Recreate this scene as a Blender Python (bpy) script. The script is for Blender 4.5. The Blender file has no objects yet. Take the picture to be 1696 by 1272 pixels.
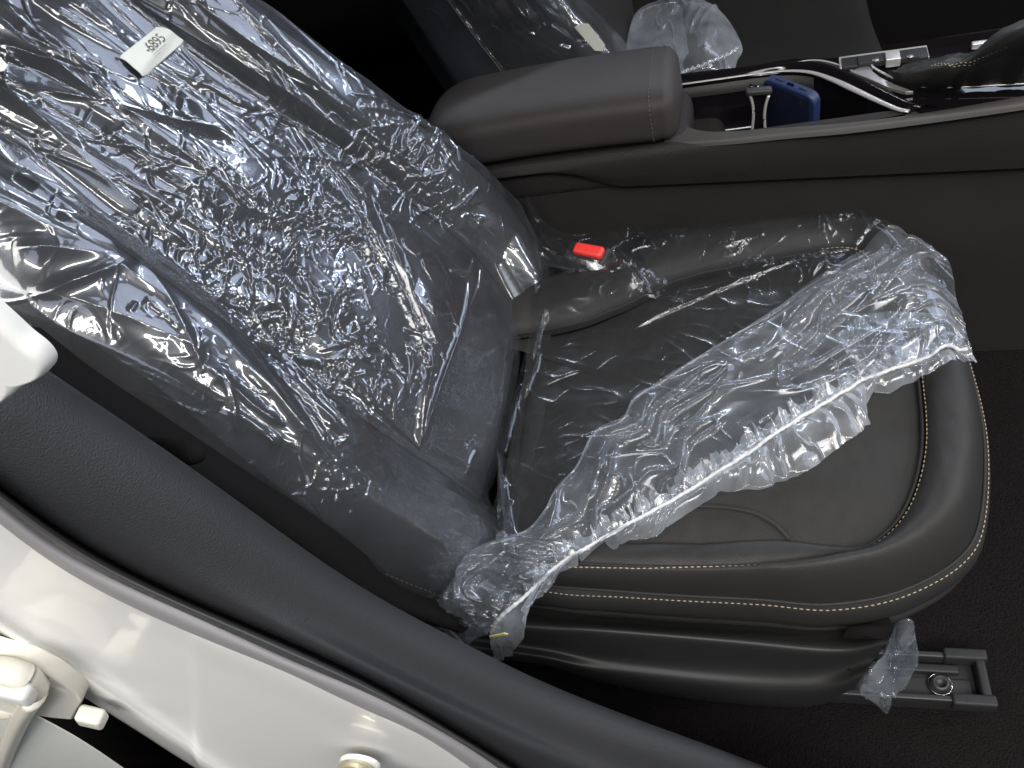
import bpy, math, random
import numpy as np
random.seed(4); RNG = np.random.RandomState(11)
sc = bpy.context.scene
COL = sc.collection

# ------------------------------------------------------------------ camera
# x = towards the front of the car, y = into the car, z = up (metres, cabin floor z = 0)
F = 1310.0
_Y = np.array([332, 1536, -1310.]); _Y /= np.linalg.norm(_Y)
_X = np.array([4178, 199, 1310.]); _X -= _X.dot(_Y) * _Y; _X /= np.linalg.norm(_X)
_Z = np.cross(_X, _Y)
M = np.array([_X, _Y, _Z])
CAM = np.array([0.28801, -0.35516, 1.00330])
cd = bpy.data.cameras.new("camera"); cam = bpy.data.objects.new("camera", cd); COL.objects.link(cam)
cd.sensor_width = 36; cd.lens = 36 * F / 1696; cd.clip_start = 0.02; cd.clip_end = 200
from mathutils import Matrix, Vector
mw = Matrix([list(M[i]) + [CAM[i]] for i in range(3)] + [[0, 0, 0, 1]])
cam.matrix_world = mw
sc.camera = cam

# ------------------------------------------------------------------ world, hall light, and lamps added for film sheen and glints
w = bpy.data.worlds.new("World"); sc.world = w; w.use_nodes = True
bg = w.node_tree.nodes["Background"]; bg.inputs[0].default_value = (0.75, 0.82, 1, 1); bg.inputs[1].default_value = 0.06
sc.view_settings.view_transform = 'Standard'; sc.view_settings.look = 'None'
sc.view_settings.exposure = 0.0; sc.view_settings.gamma = 1
sc.cycles.transparent_max_bounces = 24
sc.cycles.max_bounces = 8
sc.cycles.caustics_reflective = False; sc.cycles.caustics_refractive = False

def area(name, loc, target, sx, sy, rad, col):
    l = bpy.data.lights.new(name, 'AREA'); l.shape = 'RECTANGLE'; l.size = sx; l.size_y = sy
    l.energy = rad * math.pi * sx * sy; l.color = col
    o = bpy.data.objects.new(name, l); COL.objects.link(o); o.location = loc
    d = Vector(target) - Vector(loc); o.rotation_euler = d.to_track_quat('-Z', 'Y').to_euler()
    return o
BLUE = (0.70, 0.79, 1.0); WARM = (1.0, 0.86, 0.66); WHT = (1.0, 0.97, 0.92); COOL = (0.82, 0.9, 1.0)
area("hall_ceiling_light", (0.6, -1.7, 3.0), (0.2, 0, .4), 3.0, 1.5, 8.3, WHT)
area("film_sheen_panel", (1.35, 1.75, 1.38), (-.15, .15, .75), 1.5, .8, 4.2, BLUE)  # added blue panel, placed where the backrest film mirrors it
area("film_sheen_panel", (2.0, -1.5, 1.5), (-.1, 0, .6), 1.0, .9, 2.4, (.72, .8, 1))  # second added panel, for the bluish sheen on the near bolster
for i, (lx, ly, lz, sx, sy, rad, c) in enumerate([
        (2.6, .6, 1.5, .08, 1.6, 26, WHT), (.4, 2.6, 1.5, 1.4, .07, 30, COOL), (-.9, 2.4, 1.6, .9, .07, 24, COOL),
        (2.2, 2.6, 1.3, .8, .08, 30, BLUE), (3.0, 1.5, .9, .08, .8, 18, BLUE),
        (1.9, -.9, 1.9, .9, .08, 22, WHT), (.6, -1.6, 2.4, 1.4, .08, 26, COOL), (-1.0, -1.2, 2.3, 1.0, .07, 20, WARM), (1.6, .2, 3.0, 1.2, .06, 24, WHT)]):
    area("film_glint_strip", (lx, ly, lz), (0, .25, .5), sx, sy, rad * 2.2, c)  # added strips, set low so only film creases catch glints

# ------------------------------------------------------------------ geometry helpers
def at(px, py, x=None, y=None, z=None):
    """point where the line of sight through photo pixel (px,py) meets a plane of the car"""
    d = M @ np.array([px - 848, -(py - 636), -F])
    if x is not None: t = (x - CAM[0]) / d[0]
    elif y is not None: t = (y - CAM[1]) / d[1]
    else: t = (z - CAM[2]) / d[2]
    return CAM + d * t
def cr(pts, n, closed=False):
    """Catmull-Rom through pts, resampled to n points by chord length"""
    P = np.array(pts, float)
    if closed: P = np.vstack([P[-1], P, P[0], P[1]])
    else: P = np.vstack([2 * P[0] - P[1], P, 2 * P[-1] - P[-2]])
    out = []
    for i in range(1, len(P) - 2):
        p0, p1, p2, p3 = P[i - 1:i + 3]
        t = np.linspace(0, 1, 24, endpoint=False)[:, None]
        out.append(.5 * (2 * p1 + (p2 - p0) * t + (2 * p0 - 5 * p1 + 4 * p2 - p3) * t * t + (3 * p1 - p0 - 3 * p2 + p3) * t ** 3))
    out = np.vstack(out + [P[-2][None]])
    L = np.r_[0, np.cumsum(np.linalg.norm(np.diff(out, axis=0), axis=1))]
    s = np.linspace(0, L[-1], n + 1 if closed else n)
    if closed: s = s[:-1]
    return np.stack([np.interp(s, L, out[:, k]) for k in range(out.shape[1])], 1)
def lin(pts, n):
    P = np.array(pts, float); L = np.r_[0, np.cumsum(np.linalg.norm(np.diff(P, axis=0), axis=1))]
    s = np.linspace(0, L[-1], n)
    return np.stack([np.interp(s, L, P[:, k]) for k in range(P.shape[1])], 1)
def mesh(name, V, faces, mat, parent=None, smooth=True):
    me = bpy.data.meshes.new(name); me.from_pydata([tuple(map(float, v)) for v in V], [], faces)
    me.materials.append(mat)
    if smooth: me.polygons.foreach_set('use_smooth', [True] * len(me.polygons))
    me.update(); o = bpy.data.objects.new(name, me); COL.objects.link(o)
    if parent: o.parent = parent
    return o
def grid(name, P, mat, parent=None, cu=False, cv=False, mask=None):
    nu, nv = P.shape[:2]
    I = np.arange(nu * nv).reshape(nu, nv)
    if cu: I = np.vstack([I, I[:1]])
    if cv: I = np.hstack([I, I[:, :1]])
    Q = np.stack([I[:-1, :-1], I[1:, :-1], I[1:, 1:], I[:-1, 1:]], -1)
    if mask is not None: Q = Q[mask[:Q.shape[0], :Q.shape[1]]]
    Q = Q.reshape(-1, 4)
    me = bpy.data.meshes.new(name)
    me.vertices.add(nu * nv); me.vertices.foreach_set('co', P.reshape(-1).astype(np.float32))
    me.loops.add(Q.size); me.loops.foreach_set('vertex_index', Q.reshape(-1).astype(np.int32))
    me.polygons.add(len(Q)); me.polygons.foreach_set('loop_start', np.arange(0, Q.size, 4, dtype=np.int32))
    me.polygons.foreach_set('loop_total', np.full(len(Q), 4, np.int32))
    me.polygons.foreach_set('use_smooth', np.ones(len(Q), bool))
    me.materials.append(mat); me.update(calc_edges=True); me.validate()
    o = bpy.data.objects.new(name, me); COL.objects.link(o)
    if parent: o.parent = parent
    return o
def across(curves, nv):
    """stack of curves (k,nu,3) -> smooth surface nu x nv"""
    C = np.array(curves); k, nu, _ = C.shape
    P = np.concatenate([[2 * C[0] - C[1]], C, [2 * C[-1] - C[-2]]])
    out = []
    for j in range(nv):
        x = j / (nv - 1) * (k - 1); i = min(int(x), k - 2); t = x - i
        p0, p1, p2, p3 = P[i:i + 4]
        out.append(.5 * (2 * p1 + (p2 - p0) * t + (2 * p0 - 5 * p1 + 4 * p2 - p3) * t * t + (3 * p1 - p0 - 3 * p2 + p3) * t ** 3))
    return np.stack(out, 1)
def tube(name, path, r, mat, parent=None, seg=10, flat=1.0, closed=False, up=(0, 0, 1)):
    P = np.array(path, float); n = len(P)
    T = np.gradient(P, axis=0); T /= np.linalg.norm(T, axis=1)[:, None] + 1e-12
    U = np.array(up, float); A = np.cross(T, U); A /= np.linalg.norm(A, axis=1)[:, None] + 1e-9
    B = np.cross(A, T)
    r = np.broadcast_to(np.array(r, float), (n,))
    a = np.linspace(0, 2 * np.pi, seg, endpoint=False)
    G = P[:, None] + r[:, None, None] * (A[:, None] * np.cos(a)[None, :, None] + flat * B[:, None] * np.sin(a)[None, :, None])
    if not closed:   # close the ends to a point
        G = np.concatenate([np.repeat(P[:1, None], seg, 1), G, np.repeat(P[-1:, None], seg, 1)])
    return grid(name, G, mat, parent, cv=True, cu=closed)
def rbox(name, c, ax, half, rad, mat, parent=None, k=4):
    """rounded box: centre, three axes, half sizes"""
    c = np.array(c, float); ax = [np.array(a, float) / np.linalg.norm(a) for a in ax]; h = np.array(half, float); r = min(rad, *(h * .98))
    n = 4 * (k + 1)
    prof = []   # (inset, z) top and bottom rounding
    for i in range(k + 1):
        t = math.pi / 2 * i / k; prof.append((r * (1 - math.sin(t)), -h[2] + r * (1 - math.cos(t))))
    prof = prof + [(a, -b) for a, b in prof[::-1]]
    rings = []
    for ins, z in prof:
        hx, hy, rr = h[0] - ins, h[1] - ins, max(r - ins, 1e-5)
        ring = []
        for q, (sx, sy) in enumerate([(1, 1), (-1, 1), (-1, -1), (1, -1)]):
            for i in range(k + 1):
                t = math.pi / 2 * (q + i / k)
                ring.append(c + ax[0] * (sx * (hx - rr) + rr * math.cos(t)) + ax[1] * (sy * (hy - rr) + rr * math.sin(t)) + ax[2] * z)
        rings.append(ring)
    V = [v for ring in rings for v in ring]; m = len(rings)
    Fc = [(i * n + j, i * n + (j + 1) % n, (i + 1) * n + (j + 1) % n, (i + 1) * n + j) for i in range(m - 1) for j in range(n)]
    Fc += [tuple(range(n))[::-1], tuple((m - 1) * n + j for j in range(n))]
    return mesh(name, V, Fc, mat, parent)
def slab(name, outline, thick, mat, parent=None, bev=.0015, nrm=(0, 0, 1)):
    """closed 3-D outline extruded along -nrm with a small rounded edge"""
    P = np.array(outline, float); n = len(P); N = np.array(nrm, float); N /= np.linalg.norm(N)
    c = P.mean(0); D = P - c; D /= np.linalg.norm(D, axis=1)[:, None]
    rings = [P - D * bev * 1.3, P - D * bev] + [P - D * bev * (1 - math.sin(a)) - N * bev * (1 - math.cos(a)) for a in (.4, .8, 1.2, 1.57)] + [P - N * (bev + (thick - bev) * .15), P - N * thick]
    V = np.vstack(rings)
    Fc = [tuple(range(n))]
    for i in range(len(rings) - 1):
        Fc += [(i * n + j, (i + 1) * n + j, (i + 1) * n + (j + 1) % n, i * n + (j + 1) % n) for j in range(n)]
    o = mesh(name, V, Fc, mat, parent, smooth=bev > .0012); return o
def empty(name, loc, label, cat, group=None):
    o = bpy.data.objects.new(name, None); COL.objects.link(o)
    o['label'] = label; o['category'] = cat
    if group: o['group'] = group
    o.empty_display_size = .05
    return o
def tag(o, label, cat, group=None):
    o['label'] = label; o['category'] = cat
    if group: o['group'] = group
    return o
def struct(o): o['kind'] = 'structure'; return o
def stuff(o): o['kind'] = 'stuff'; return o

# ------------------------------------------------------------------ noise
_G = RNG.randn(4096, 2); _G /= np.linalg.norm(_G, axis=1)[:, None]
def _h(i, j, s): return ((i * 73856093) ^ (j * 19349663) ^ (s * 83492791)) & 4095
def pn(x, y, seed=0):
    xi = np.floor(x).astype(np.int64); yi = np.floor(y).astype(np.int64); xf = x - xi; yf = y - yi
    u = xf ** 3 * (xf * (xf * 6 - 15) + 10); v = yf ** 3 * (yf * (yf * 6 - 15) + 10)
    def g(a, b):
        q = _G[_h(xi + a, yi + b, seed)]; return q[..., 0] * (xf - a) + q[..., 1] * (yf - b)
    return ((g(0, 0) * (1 - u) + g(1, 0) * u) * (1 - v) + (g(0, 1) * (1 - u) + g(1, 1) * u) * v) * 1.5
def ridge(x, y, seed=0): return 1 - np.abs(pn(x, y, seed)) * 2
def facets(x, y, seed=0):
    """piecewise-linear height: random triangles, sharp creases like crumpled film"""
    xs = x + y * .5; ys = y * .866
    x = xs; y = ys
    xi = np.floor(x).astype(np.int64); yi = np.floor(y).astype(np.int64); xf = x - xi; yf = y - yi
    def g(a, b): return _G[_h(xi + a, yi + b, seed), 0]
    lo = xf > yf
    return np.where(lo, g(0, 0) * (1 - xf) + g(1, 0) * (xf - yf) + g(1, 1) * yf, g(0, 0) * (1 - yf) + g(0, 1) * (yf - xf) + g(1, 1) * xf)
def crumple(x, y, sc_, seed=0):
    """domain-warped facets at three scales, sc_ = size of a facet in metres"""
    wx = x + sc_ * .5 * pn(x / sc_ * .7, y / sc_ * .7, seed + 1); wy = y + sc_ * .5 * pn(x / sc_ * .7 + 9, y / sc_ * .7, seed + 2)
    h = 0
    for k, a in ((1, 1), (2.1, .42), (4.3, .2)):
        h = h + a * facets(wx / sc_ * k, wy / sc_ * k, seed + 3 + int(k))
    return h
def segs(S, A, L):
    """sharp drawn creases: list of (s0,a0,s1,a1,width,height)"""
    h = np.zeros_like(S)
    for (s0, a0, s1, a1, wd, ht) in L:
        d = np.array([s1 - s0, a1 - a0]); ln = np.linalg.norm(d) + 1e-9; d /= ln
        m = 4 * wd
        ps = S - s0; pa = A - a0
        t = (ps * d[0] + pa * d[1]) / ln
        q = ps * -d[1] + pa * d[0] + .02 * ln * np.sin(t * 5 + s0 * 60)
        h += ht * np.exp(-np.abs(q) / wd) * np.clip(np.minimum(t + .04, 1.04 - t) * 6, 0, 1)
    return h
def fil(x, y, cell, wd, seed=0, warp=.6, gate=.35):
    """raised hair-thin creases along the zero lines of warped noise; they fade in and out"""
    wx = x + warp * cell * pn(x / cell * .8, y / cell * .8, seed + 1); wy = y + warp * cell * pn(x / cell * .8 + 5, y / cell * .8, seed + 2)
    a, b = wx / cell, wy / cell; e = .02
    n0 = pn(a, b, seed + 3); gx = (pn(a + e, b, seed + 3) - n0) / e; gy = (pn(a, b + e, seed + 3) - n0) / e
    d = np.abs(n0) / (np.hypot(gx, gy) + .25) * cell
    g = smooth(pn(x / cell * 1.1, y / cell * 1.1, seed + 4), -gate, gate)
    return np.exp(-(d / wd) ** 2) * g
def smooth(x, a, b):
    t = np.clip((x - a) / (b - a), 0, 1); return t * t * (3 - 2 * t)

# ------------------------------------------------------------------ materials
def mat(name):
    m = bpy.data.materials.new(name); m.use_nodes = True; nt = m.node_tree
    for n in list(nt.nodes): nt.nodes.remove(n)
    return m, nt, nt.nodes.new('ShaderNodeOutputMaterial')
def N(nt, t, **kw):
    n = nt.nodes.new(t)
    for k, v in kw.items():
        if k in n.inputs: n.inputs[k].default_value = v
        else: setattr(n, k, v)
    return n
def pbr(name, col, rough=.5, metal=0, bump=0, bscale=600, var=.12, coat=0, spec=.5, vscale=14, kind='noise', bdist=.0006):
    m, nt, out = mat(name); L = nt.links.new
    p = N(nt, 'ShaderNodeBsdfPrincipled', Roughness=rough, Metallic=metal)
    p.inputs['Specular IOR Level'].default_value = spec; p.inputs['Coat Weight'].default_value = coat; p.inputs['Coat Roughness'].default_value = .05
    tc = N(nt, 'ShaderNodeTexCoord'); nz = N(nt, 'ShaderNodeTexNoise', Scale=vscale, Detail=5)
    L(tc.outputs['Object'], nz.inputs['Vector'])
    mx = N(nt, 'ShaderNodeMix', data_type='RGBA')
    mx.inputs[6].default_value = (*[c * (1 - var) for c in col], 1); mx.inputs[7].default_value = (*[min(1, c * (1 + var)) for c in col], 1)
    L(nz.outputs[0], mx.inputs[0]); L(mx.outputs[2], p.inputs['Base Color'])
    mr = N(nt, 'ShaderNodeMapRange'); mr.inputs[3].default_value = rough * .85; mr.inputs[4].default_value = min(1, rough * 1.15)
    L(nz.outputs[0], mr.inputs[0]); L(mr.outputs[0], p.inputs['Roughness'])
    if bump:
        if kind == 'leather': b = N(nt, 'ShaderNodeTexVoronoi', Scale=bscale); src = b.outputs['Distance']
        else: b = N(nt, 'ShaderNodeTexNoise', Scale=bscale, Detail=3); src = b.outputs[0]
        L(tc.outputs['Object'], b.inputs['Vector'])
        bp = N(nt, 'ShaderNodeBump', Strength=bump, Distance=bdist); L(src, bp.inputs['Height']); L(bp.outputs[0], p.inputs['Normal'])
    L(p.outputs[0], out.inputs[0]); return m
def film(name, rough=.07, haze=.04, refl=2.2, tint=(.95, .97, 1), bump=.35, bscale=160, hvar=.5, haze_col=(.86, .9, .96), soft=.35):
    """clear plastic sheet: see-through, mirror glints by angle, a little milkiness"""
    m, nt, out = mat(name); L = nt.links.new
    tc = N(nt, 'ShaderNodeTexCoord')
    nz = N(nt, 'ShaderNodeTexNoise', Scale=bscale, Detail=2, Distortion=1.2); L(tc.outputs['Object'], nz.inputs['Vector'])
    bp = N(nt, 'ShaderNodeBump', Strength=bump, Distance=.0012); L(nz.outputs[0], bp.inputs['Height'])
    g = N(nt, 'ShaderNodeNewGeometry')
    dt = N(nt, 'ShaderNodeVectorMath', operation='DOT_PRODUCT'); L(bp.outputs[0], dt.inputs[0]); L(g.outputs['Incoming'], dt.inputs[1])
    ab = N(nt, 'ShaderNodeMath', operation='ABSOLUTE'); L(dt.outputs['Value'], ab.inputs[0])
    om = N(nt, 'ShaderNodeMath', operation='SUBTRACT', use_clamp=True); om.inputs[0].default_value = 1; L(ab.outputs[0], om.inputs[1])
    pw = N(nt, 'ShaderNodeMath', operation='POWER'); L(om.outputs[0], pw.inputs[0]); pw.inputs[1].default_value = 4.4
    ma = N(nt, 'ShaderNodeMath', operation='MULTIPLY_ADD', use_clamp=True); L(pw.outputs[0], ma.inputs[0]); ma.inputs[1].default_value = .75; ma.inputs[2].default_value = .045 * refl
    tr = N(nt, 'ShaderNodeBsdfTransparent'); tr.inputs[0].default_value = (*tint, 1)
    df = N(nt, 'ShaderNodeBsdfDiffuse'); df.inputs[0].default_value = (*haze_col, 1)
    tl = N(nt, 'ShaderNodeBsdfTranslucent'); tl.inputs[0].default_value = (*haze_col, 1)
    md = N(nt, 'ShaderNodeMixShader'); md.inputs[0].default_value = .4; L(df.outputs[0], md.inputs[1]); L(tl.outputs[0], md.inputs[2])
    n2 = N(nt, 'ShaderNodeTexNoise', Scale=22, Detail=4); L(tc.outputs['Object'], n2.inputs['Vector'])
    hr = N(nt, 'ShaderNodeMapRange'); hr.inputs[1].default_value = .3; hr.inputs[2].default_value = .7
    hr.inputs[3].default_value = haze * (1 - hvar); hr.inputs[4].default_value = haze * (1 + hvar); L(n2.outputs[0], hr.inputs[0])
    # seen edge-on a milky sheet is thicker
    dv = N(nt, 'ShaderNodeMath', operation='DIVIDE'); L(hr.outputs[0], dv.inputs[0])
    a2 = N(nt, 'ShaderNodeMath', operation='ADD'); L(ab.outputs[0], a2.inputs[0]); a2.inputs[1].default_value = .25; L(a2.outputs[0], dv.inputs[1])
    mn = N(nt, 'ShaderNodeMath', operation='MINIMUM'); L(dv.outputs[0], mn.inputs[0]); mn.inputs[1].default_value = .85
    mb = N(nt, 'ShaderNodeMixShader'); L(mn.outputs[0], mb.inputs[0]); L(tr.outputs[0], mb.inputs[1]); L(md.outputs[0], mb.inputs[2])
    ga = N(nt, 'ShaderNodeBsdfGlossy'); ga.inputs['Roughness'].default_value = rough; L(bp.outputs[0], ga.inputs['Normal'])
    gb_ = N(nt, 'ShaderNodeBsdfGlossy'); gb_.inputs['Roughness'].default_value = .25; gb_.inputs[0].default_value = (.9, .93, 1, 1)
    g1 = N(nt, 'ShaderNodeMixShader'); g1.inputs[0].default_value = soft; L(ga.outputs[0], g1.inputs[1]); L(gb_.outputs[0], g1.inputs[2])
    fm = N(nt, 'ShaderNodeMixShader'); L(ma.outputs[0], fm.inputs[0]); L(mb.outputs[0], fm.inputs[1]); L(g1.outputs[0], fm.inputs[2])
    L(fm.outputs[0], out.inputs[0]); return m

M_LEATHER = pbr("seat_leather", (.027, .0262, .0255), .5, bump=.35, bscale=900, kind='leather', var=.06, spec=.2)
M_LEATHER2 = pbr("armrest_leather", (.035, .031, .030), .6, bump=.35, bscale=900, kind='leather', var=.05, spec=.22)
M_PERF = pbr("seat_insert_leather", (.028, .027, .0258), .6, bump=.5, bscale=700, kind='leather', var=.06, spec=.16)
M_LEATHD = pbr('shaded_leather', (.016, .015, .014), .6, bump=.3, bscale=900, kind='leather', var=.06, spec=.12)  # seat leather copied darker, the far seat's shade put into the colour
M_PLAST = pbr("black_plastic", (.022, .022, .022), .46, bump=.3, bscale=1500, spec=.35)
M_TRIM = pbr("charcoal_trim_plastic", (.025, .0255, .027), .5, bump=.6, bscale=900, bdist=.0008, var=.04, spec=.28)
M_RUBBER = pbr("rubber_seal", (.055, .055, .056), .5, var=.05)
M_SEALG = pbr("grey_seal_lip", (.27, .26, .265), .5, var=.04)
M_CONS = pbr("console_plastic", (.022, .020, .019), .6, bump=.6, bscale=650, spec=.2, bdist=.001, kind='leather')
M_CONRIM = pbr("console_rim_plastic", (.042, .038, .036), .6, bump=.2, bscale=1200)
M_GLOSS = pbr("piano_black", (.006, .005, .006), .1, coat=.25, var=.02, spec=.4)
M_CHROME = pbr("satin_chrome", (.62, .60, .58), .33, metal=.55, var=.05)
M_SILV = pbr("silver_plastic", (.42, .40, .39), .3, metal=.7, var=.05)
M_CARPET = pbr("floor_carpet", (.010, .0082, .0084), .95, bump=1, bscale=420, spec=.1, var=.55, vscale=240, bdist=.005)
M_DARK = pbr("dark_fabric_gap_shade", (.009, .008, .008), .9, spec=.08, bump=.5, bscale=900)  # near-black for dark parts; also stands in for shade in gaps
M_WHITE = pbr("white_car_paint", (.78, .77, .73), .35, coat=.6, var=.015, vscale=4)
M_WHITE2 = pbr("white_door_paint", (.70, .71, .66), .3, coat=.6, var=.015)
M_CREAM = pbr("cream_painted_metal", (.68, .65, .57), .35, coat=.3, var=.05)
M_WPL = pbr("white_plastic", (.66, .66, .63), .45, var=.02)
M_BRASS = pbr("zinc_plated_steel", (.62, .58, .42), .25, metal=.9, var=.12)
M_STEEL = pbr("bright_steel", (.75, .74, .72), .18, metal=1)
M_RAIL = pbr("rail_steel", (.035, .035, .036), .45, metal=.3)
M_NAVY = pbr("navy_silicone", (.014, .027, .085), .5, var=.05, bump=.1)
M_RED = pbr("red_button_plastic", (.72, .045, .04), .4, var=.03)
M_STITCH = pbr("tan_thread", (.36, .29, .20), .7, var=.2, vscale=300)
M_STITCHD = pbr("dark_thread", (.10, .085, .07), .7, var=.2, vscale=300)
M_PAPER = pbr("paper_label", (.74, .74, .66), .6, var=.02)
M_INK = pbr("grey_ink", (.10, .10, .09), .7); M_INK2 = pbr("faded_ink", (.50, .50, .45), .7)
M_YEL = pbr("yellow_paper", (.62, .56, .2), .5)
M_CORD = pbr("elastic_cord", (.56, .56, .56), .55, bump=.5, bscale=1500)
F_BACK = film("clear_film_backrest", rough=.06, haze=.022, tint=(.88, .9, .93), refl=2.6, bump=.05, bscale=90, soft=.38)
F_SEAT = film("clear_film_cushion", rough=.09, haze=.008, tint=(.84, .85, .87), refl=1.5, bump=.05, bscale=80, soft=.5)
F_FOLD = film("milky_film_fold", rough=.08, haze=.09, refl=1.8, bump=.06, bscale=90, soft=.6)
F_HEM = film("milky_film_hem", rough=.1, haze=.24, refl=2.2, bump=.12, bscale=120)
F_BAG = film("clear_bag_film", rough=.08, haze=.08, refl=2.2, bump=.1, bscale=100)

# ================================================================== SETTING
floor = struct(grid("floor", np.array([[[x, y, 0 + .004 * math.sin(x * 9) * math.sin(y * 7)] for y in np.linspace(-.16, 1.6, 40)] for x in np.linspace(-1.8, 1.7, 60)]), M_CARPET))
fard = empty("far_door", (0, 0, 0), "dark door panel on the far side of the cabin beyond the other seat", "car door")
grid("door_panel", across([lin([(-1.8, y, z), (1.7, y, z)], 40) for y, z in ((1.55, 0), (1.52, .12), (1.50, .2), (1.44, .26), (1.43, .34), (1.47, .40), (1.5, .62), (1.52, .95))], 40), M_DARK, fard)
rbox("armrest", (.15, 1.42, .56), ((1, 0, 0), (0, 1, 0), (0, 0, 1)), (.26, .03, .025), .015, M_CONS, fard)
rearb = empty("rear_bench", (0, 0, 0), "dark rear bench seat in the shade behind the front seats", "car seat")
rbox("seat", (-1.15, .7, .22), ((1, 0, 0), (0, 1, 0), (0, 0, 1)), (.26, .66, .12), .06, M_DARK, rearb)
rbox("backrest", (-1.5, .7, .6), ((1, 0, .25), (0, 1, 0), (-.25, 0, 1)), (.08, .66, .36), .06, M_DARK, rearb)

# ================================================================== FRONT SEAT
seat = empty("front_seat", (0, 0, 0), "black leather front passenger seat wrapped in clear plastic film", "car seat")
# --- cushion outlines (plan curves running rear-near -> front -> rear-far)
NU = 260
S0 = cr([at(850, 928, z=.337), at(950, 936, z=.337), at(1100, 941, z=.337), at(1250, 938, z=.337), at(1370, 925, z=.337), at(1445, 905, z=.337), at(1502, 845, z=.337),
         at(1530, 750, z=.337), at(1527, 650, z=.337), at(1508, 540, z=.337), (.425, .36, .337), (.415, .415, .337), (.385, .437, .337), (.30, .43, .337), (.2, .410, .337), (.13, .37, .337), (.06, .34, .337), (-.05, .33, .337)], NU)
S1 = cr([at(850, 965, z=.30), at(950, 972, z=.30), at(1100, 984, z=.30), at(1250, 992, z=.30), at(1370, 1000, z=.30), at(1490, 978, z=.30), at(1588, 922, z=.30),
         at(1622, 850, z=.30), at(1626, 720, z=.30), at(1600, 600, z=.30), (.495, .36, .30), (.482, .44, .30), (.450, .495, .30), (.38, .525, .30), (.25, .535, .30), (.16, .528, .30), (.10, .508, .30), (.05, .475, .30), (-.06, .45, .30)], NU)
# match S1 to S0 by their own control points rather than by length
def matched(ctrl_a, ctrl_b): pass
cen = np.array([.2, .22, 0])
def bol(t):     # height over the seam lines across the side bolster
    return .337 * (1 - t) + .30 * t + .030 * np.sin(np.pi * np.clip(t, 0, 1)) ** .75 + .008 * np.sin(np.pi * np.clip(t * 1.0, 0, 1))
def pinch(P, k0, k1, z): return P
tt = np.linspace(0, 1, 40)
B = S0[:, None] * (1 - tt[None, :, None]) + S1[:, None] * tt[None, :, None]
bw = np.clip(np.linalg.norm((S1 - S0)[:, :2], axis=1) / .045, .3, 1)
for _ in range(20): bw[1:-1] = .25 * bw[:-2] + .5 * bw[1:-1] + .25 * bw[2:]
B[..., 2] = (.337 * (1 - tt) + .30 * tt)[None] + (bol(tt) - (.337 * (1 - tt) + .30 * tt))[None] * bw[:, None]
out2 = (S1 - S0); out2[:, 2] = 0; out2 /= np.linalg.norm(out2, axis=1)[:, None]
B += out2[:, None] * (.008 * np.sin(np.pi * tt) * tt)[None, :, None]
def settle(P):   # seam dips and sit marks
    P[..., 2] += .0012 * pn(P[..., 0] * 28, P[..., 1] * 28, 5) + .0006 * pn(P[..., 0] * 90, P[..., 1] * 60, 6)
    return P
B[:, 0, 2] -= .003; B[:, 1, 2] -= .001
grid("side_bolster", settle(B), M_LEATHER, seat)
# inner lip and insert
SI = S0.copy(); d0 = cen - S0; d0[:, 2] = 0; d0 /= np.linalg.norm(d0, axis=1)[:, None]
nearm = np.clip(1 - np.abs(np.arange(NU) / NU - .17) / .17, 0, 1)
nearw = smooth(at(1440, 900, z=.337)[0] - S0[:, 0], -.01, .09) * (S0[:, 1] < .2)
SI += np.where(nearw[:, None] > 0, np.array([0, 1, 0]), d0) * (.004 + .024 * nearw)[:, None]
lip = across([S0 + [0, 0, -.003], S0 * .6 + SI * .4 + [0, 0, .002], S0 * .1 + SI * .9 + [0, 0, .0], SI + [0, 0, -.008]], 14)
grid("insert_border", settle(lip), M_LEATHER, seat)
rr = np.linspace(0, 1, 70) ** .8
SC = np.vstack([SI, lin([SI[-1], [.015, .31, .327], [.018, .1, .327], SI[0]], 90)[1:-1]])
I = cen[None, None] * 0 + (SC[:, None] - cen) * rr[None, :, None] + cen
I[..., 2] = .330 + .011 * (1 - rr ** 6)[None] - .012 * np.exp(-((I[..., 0] - .1) / .12) ** 2 - ((I[..., 1] - .22) / .13) ** 2)
grid("seat_insert", settle(I), M_PERF, seat, cu=True)
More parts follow.
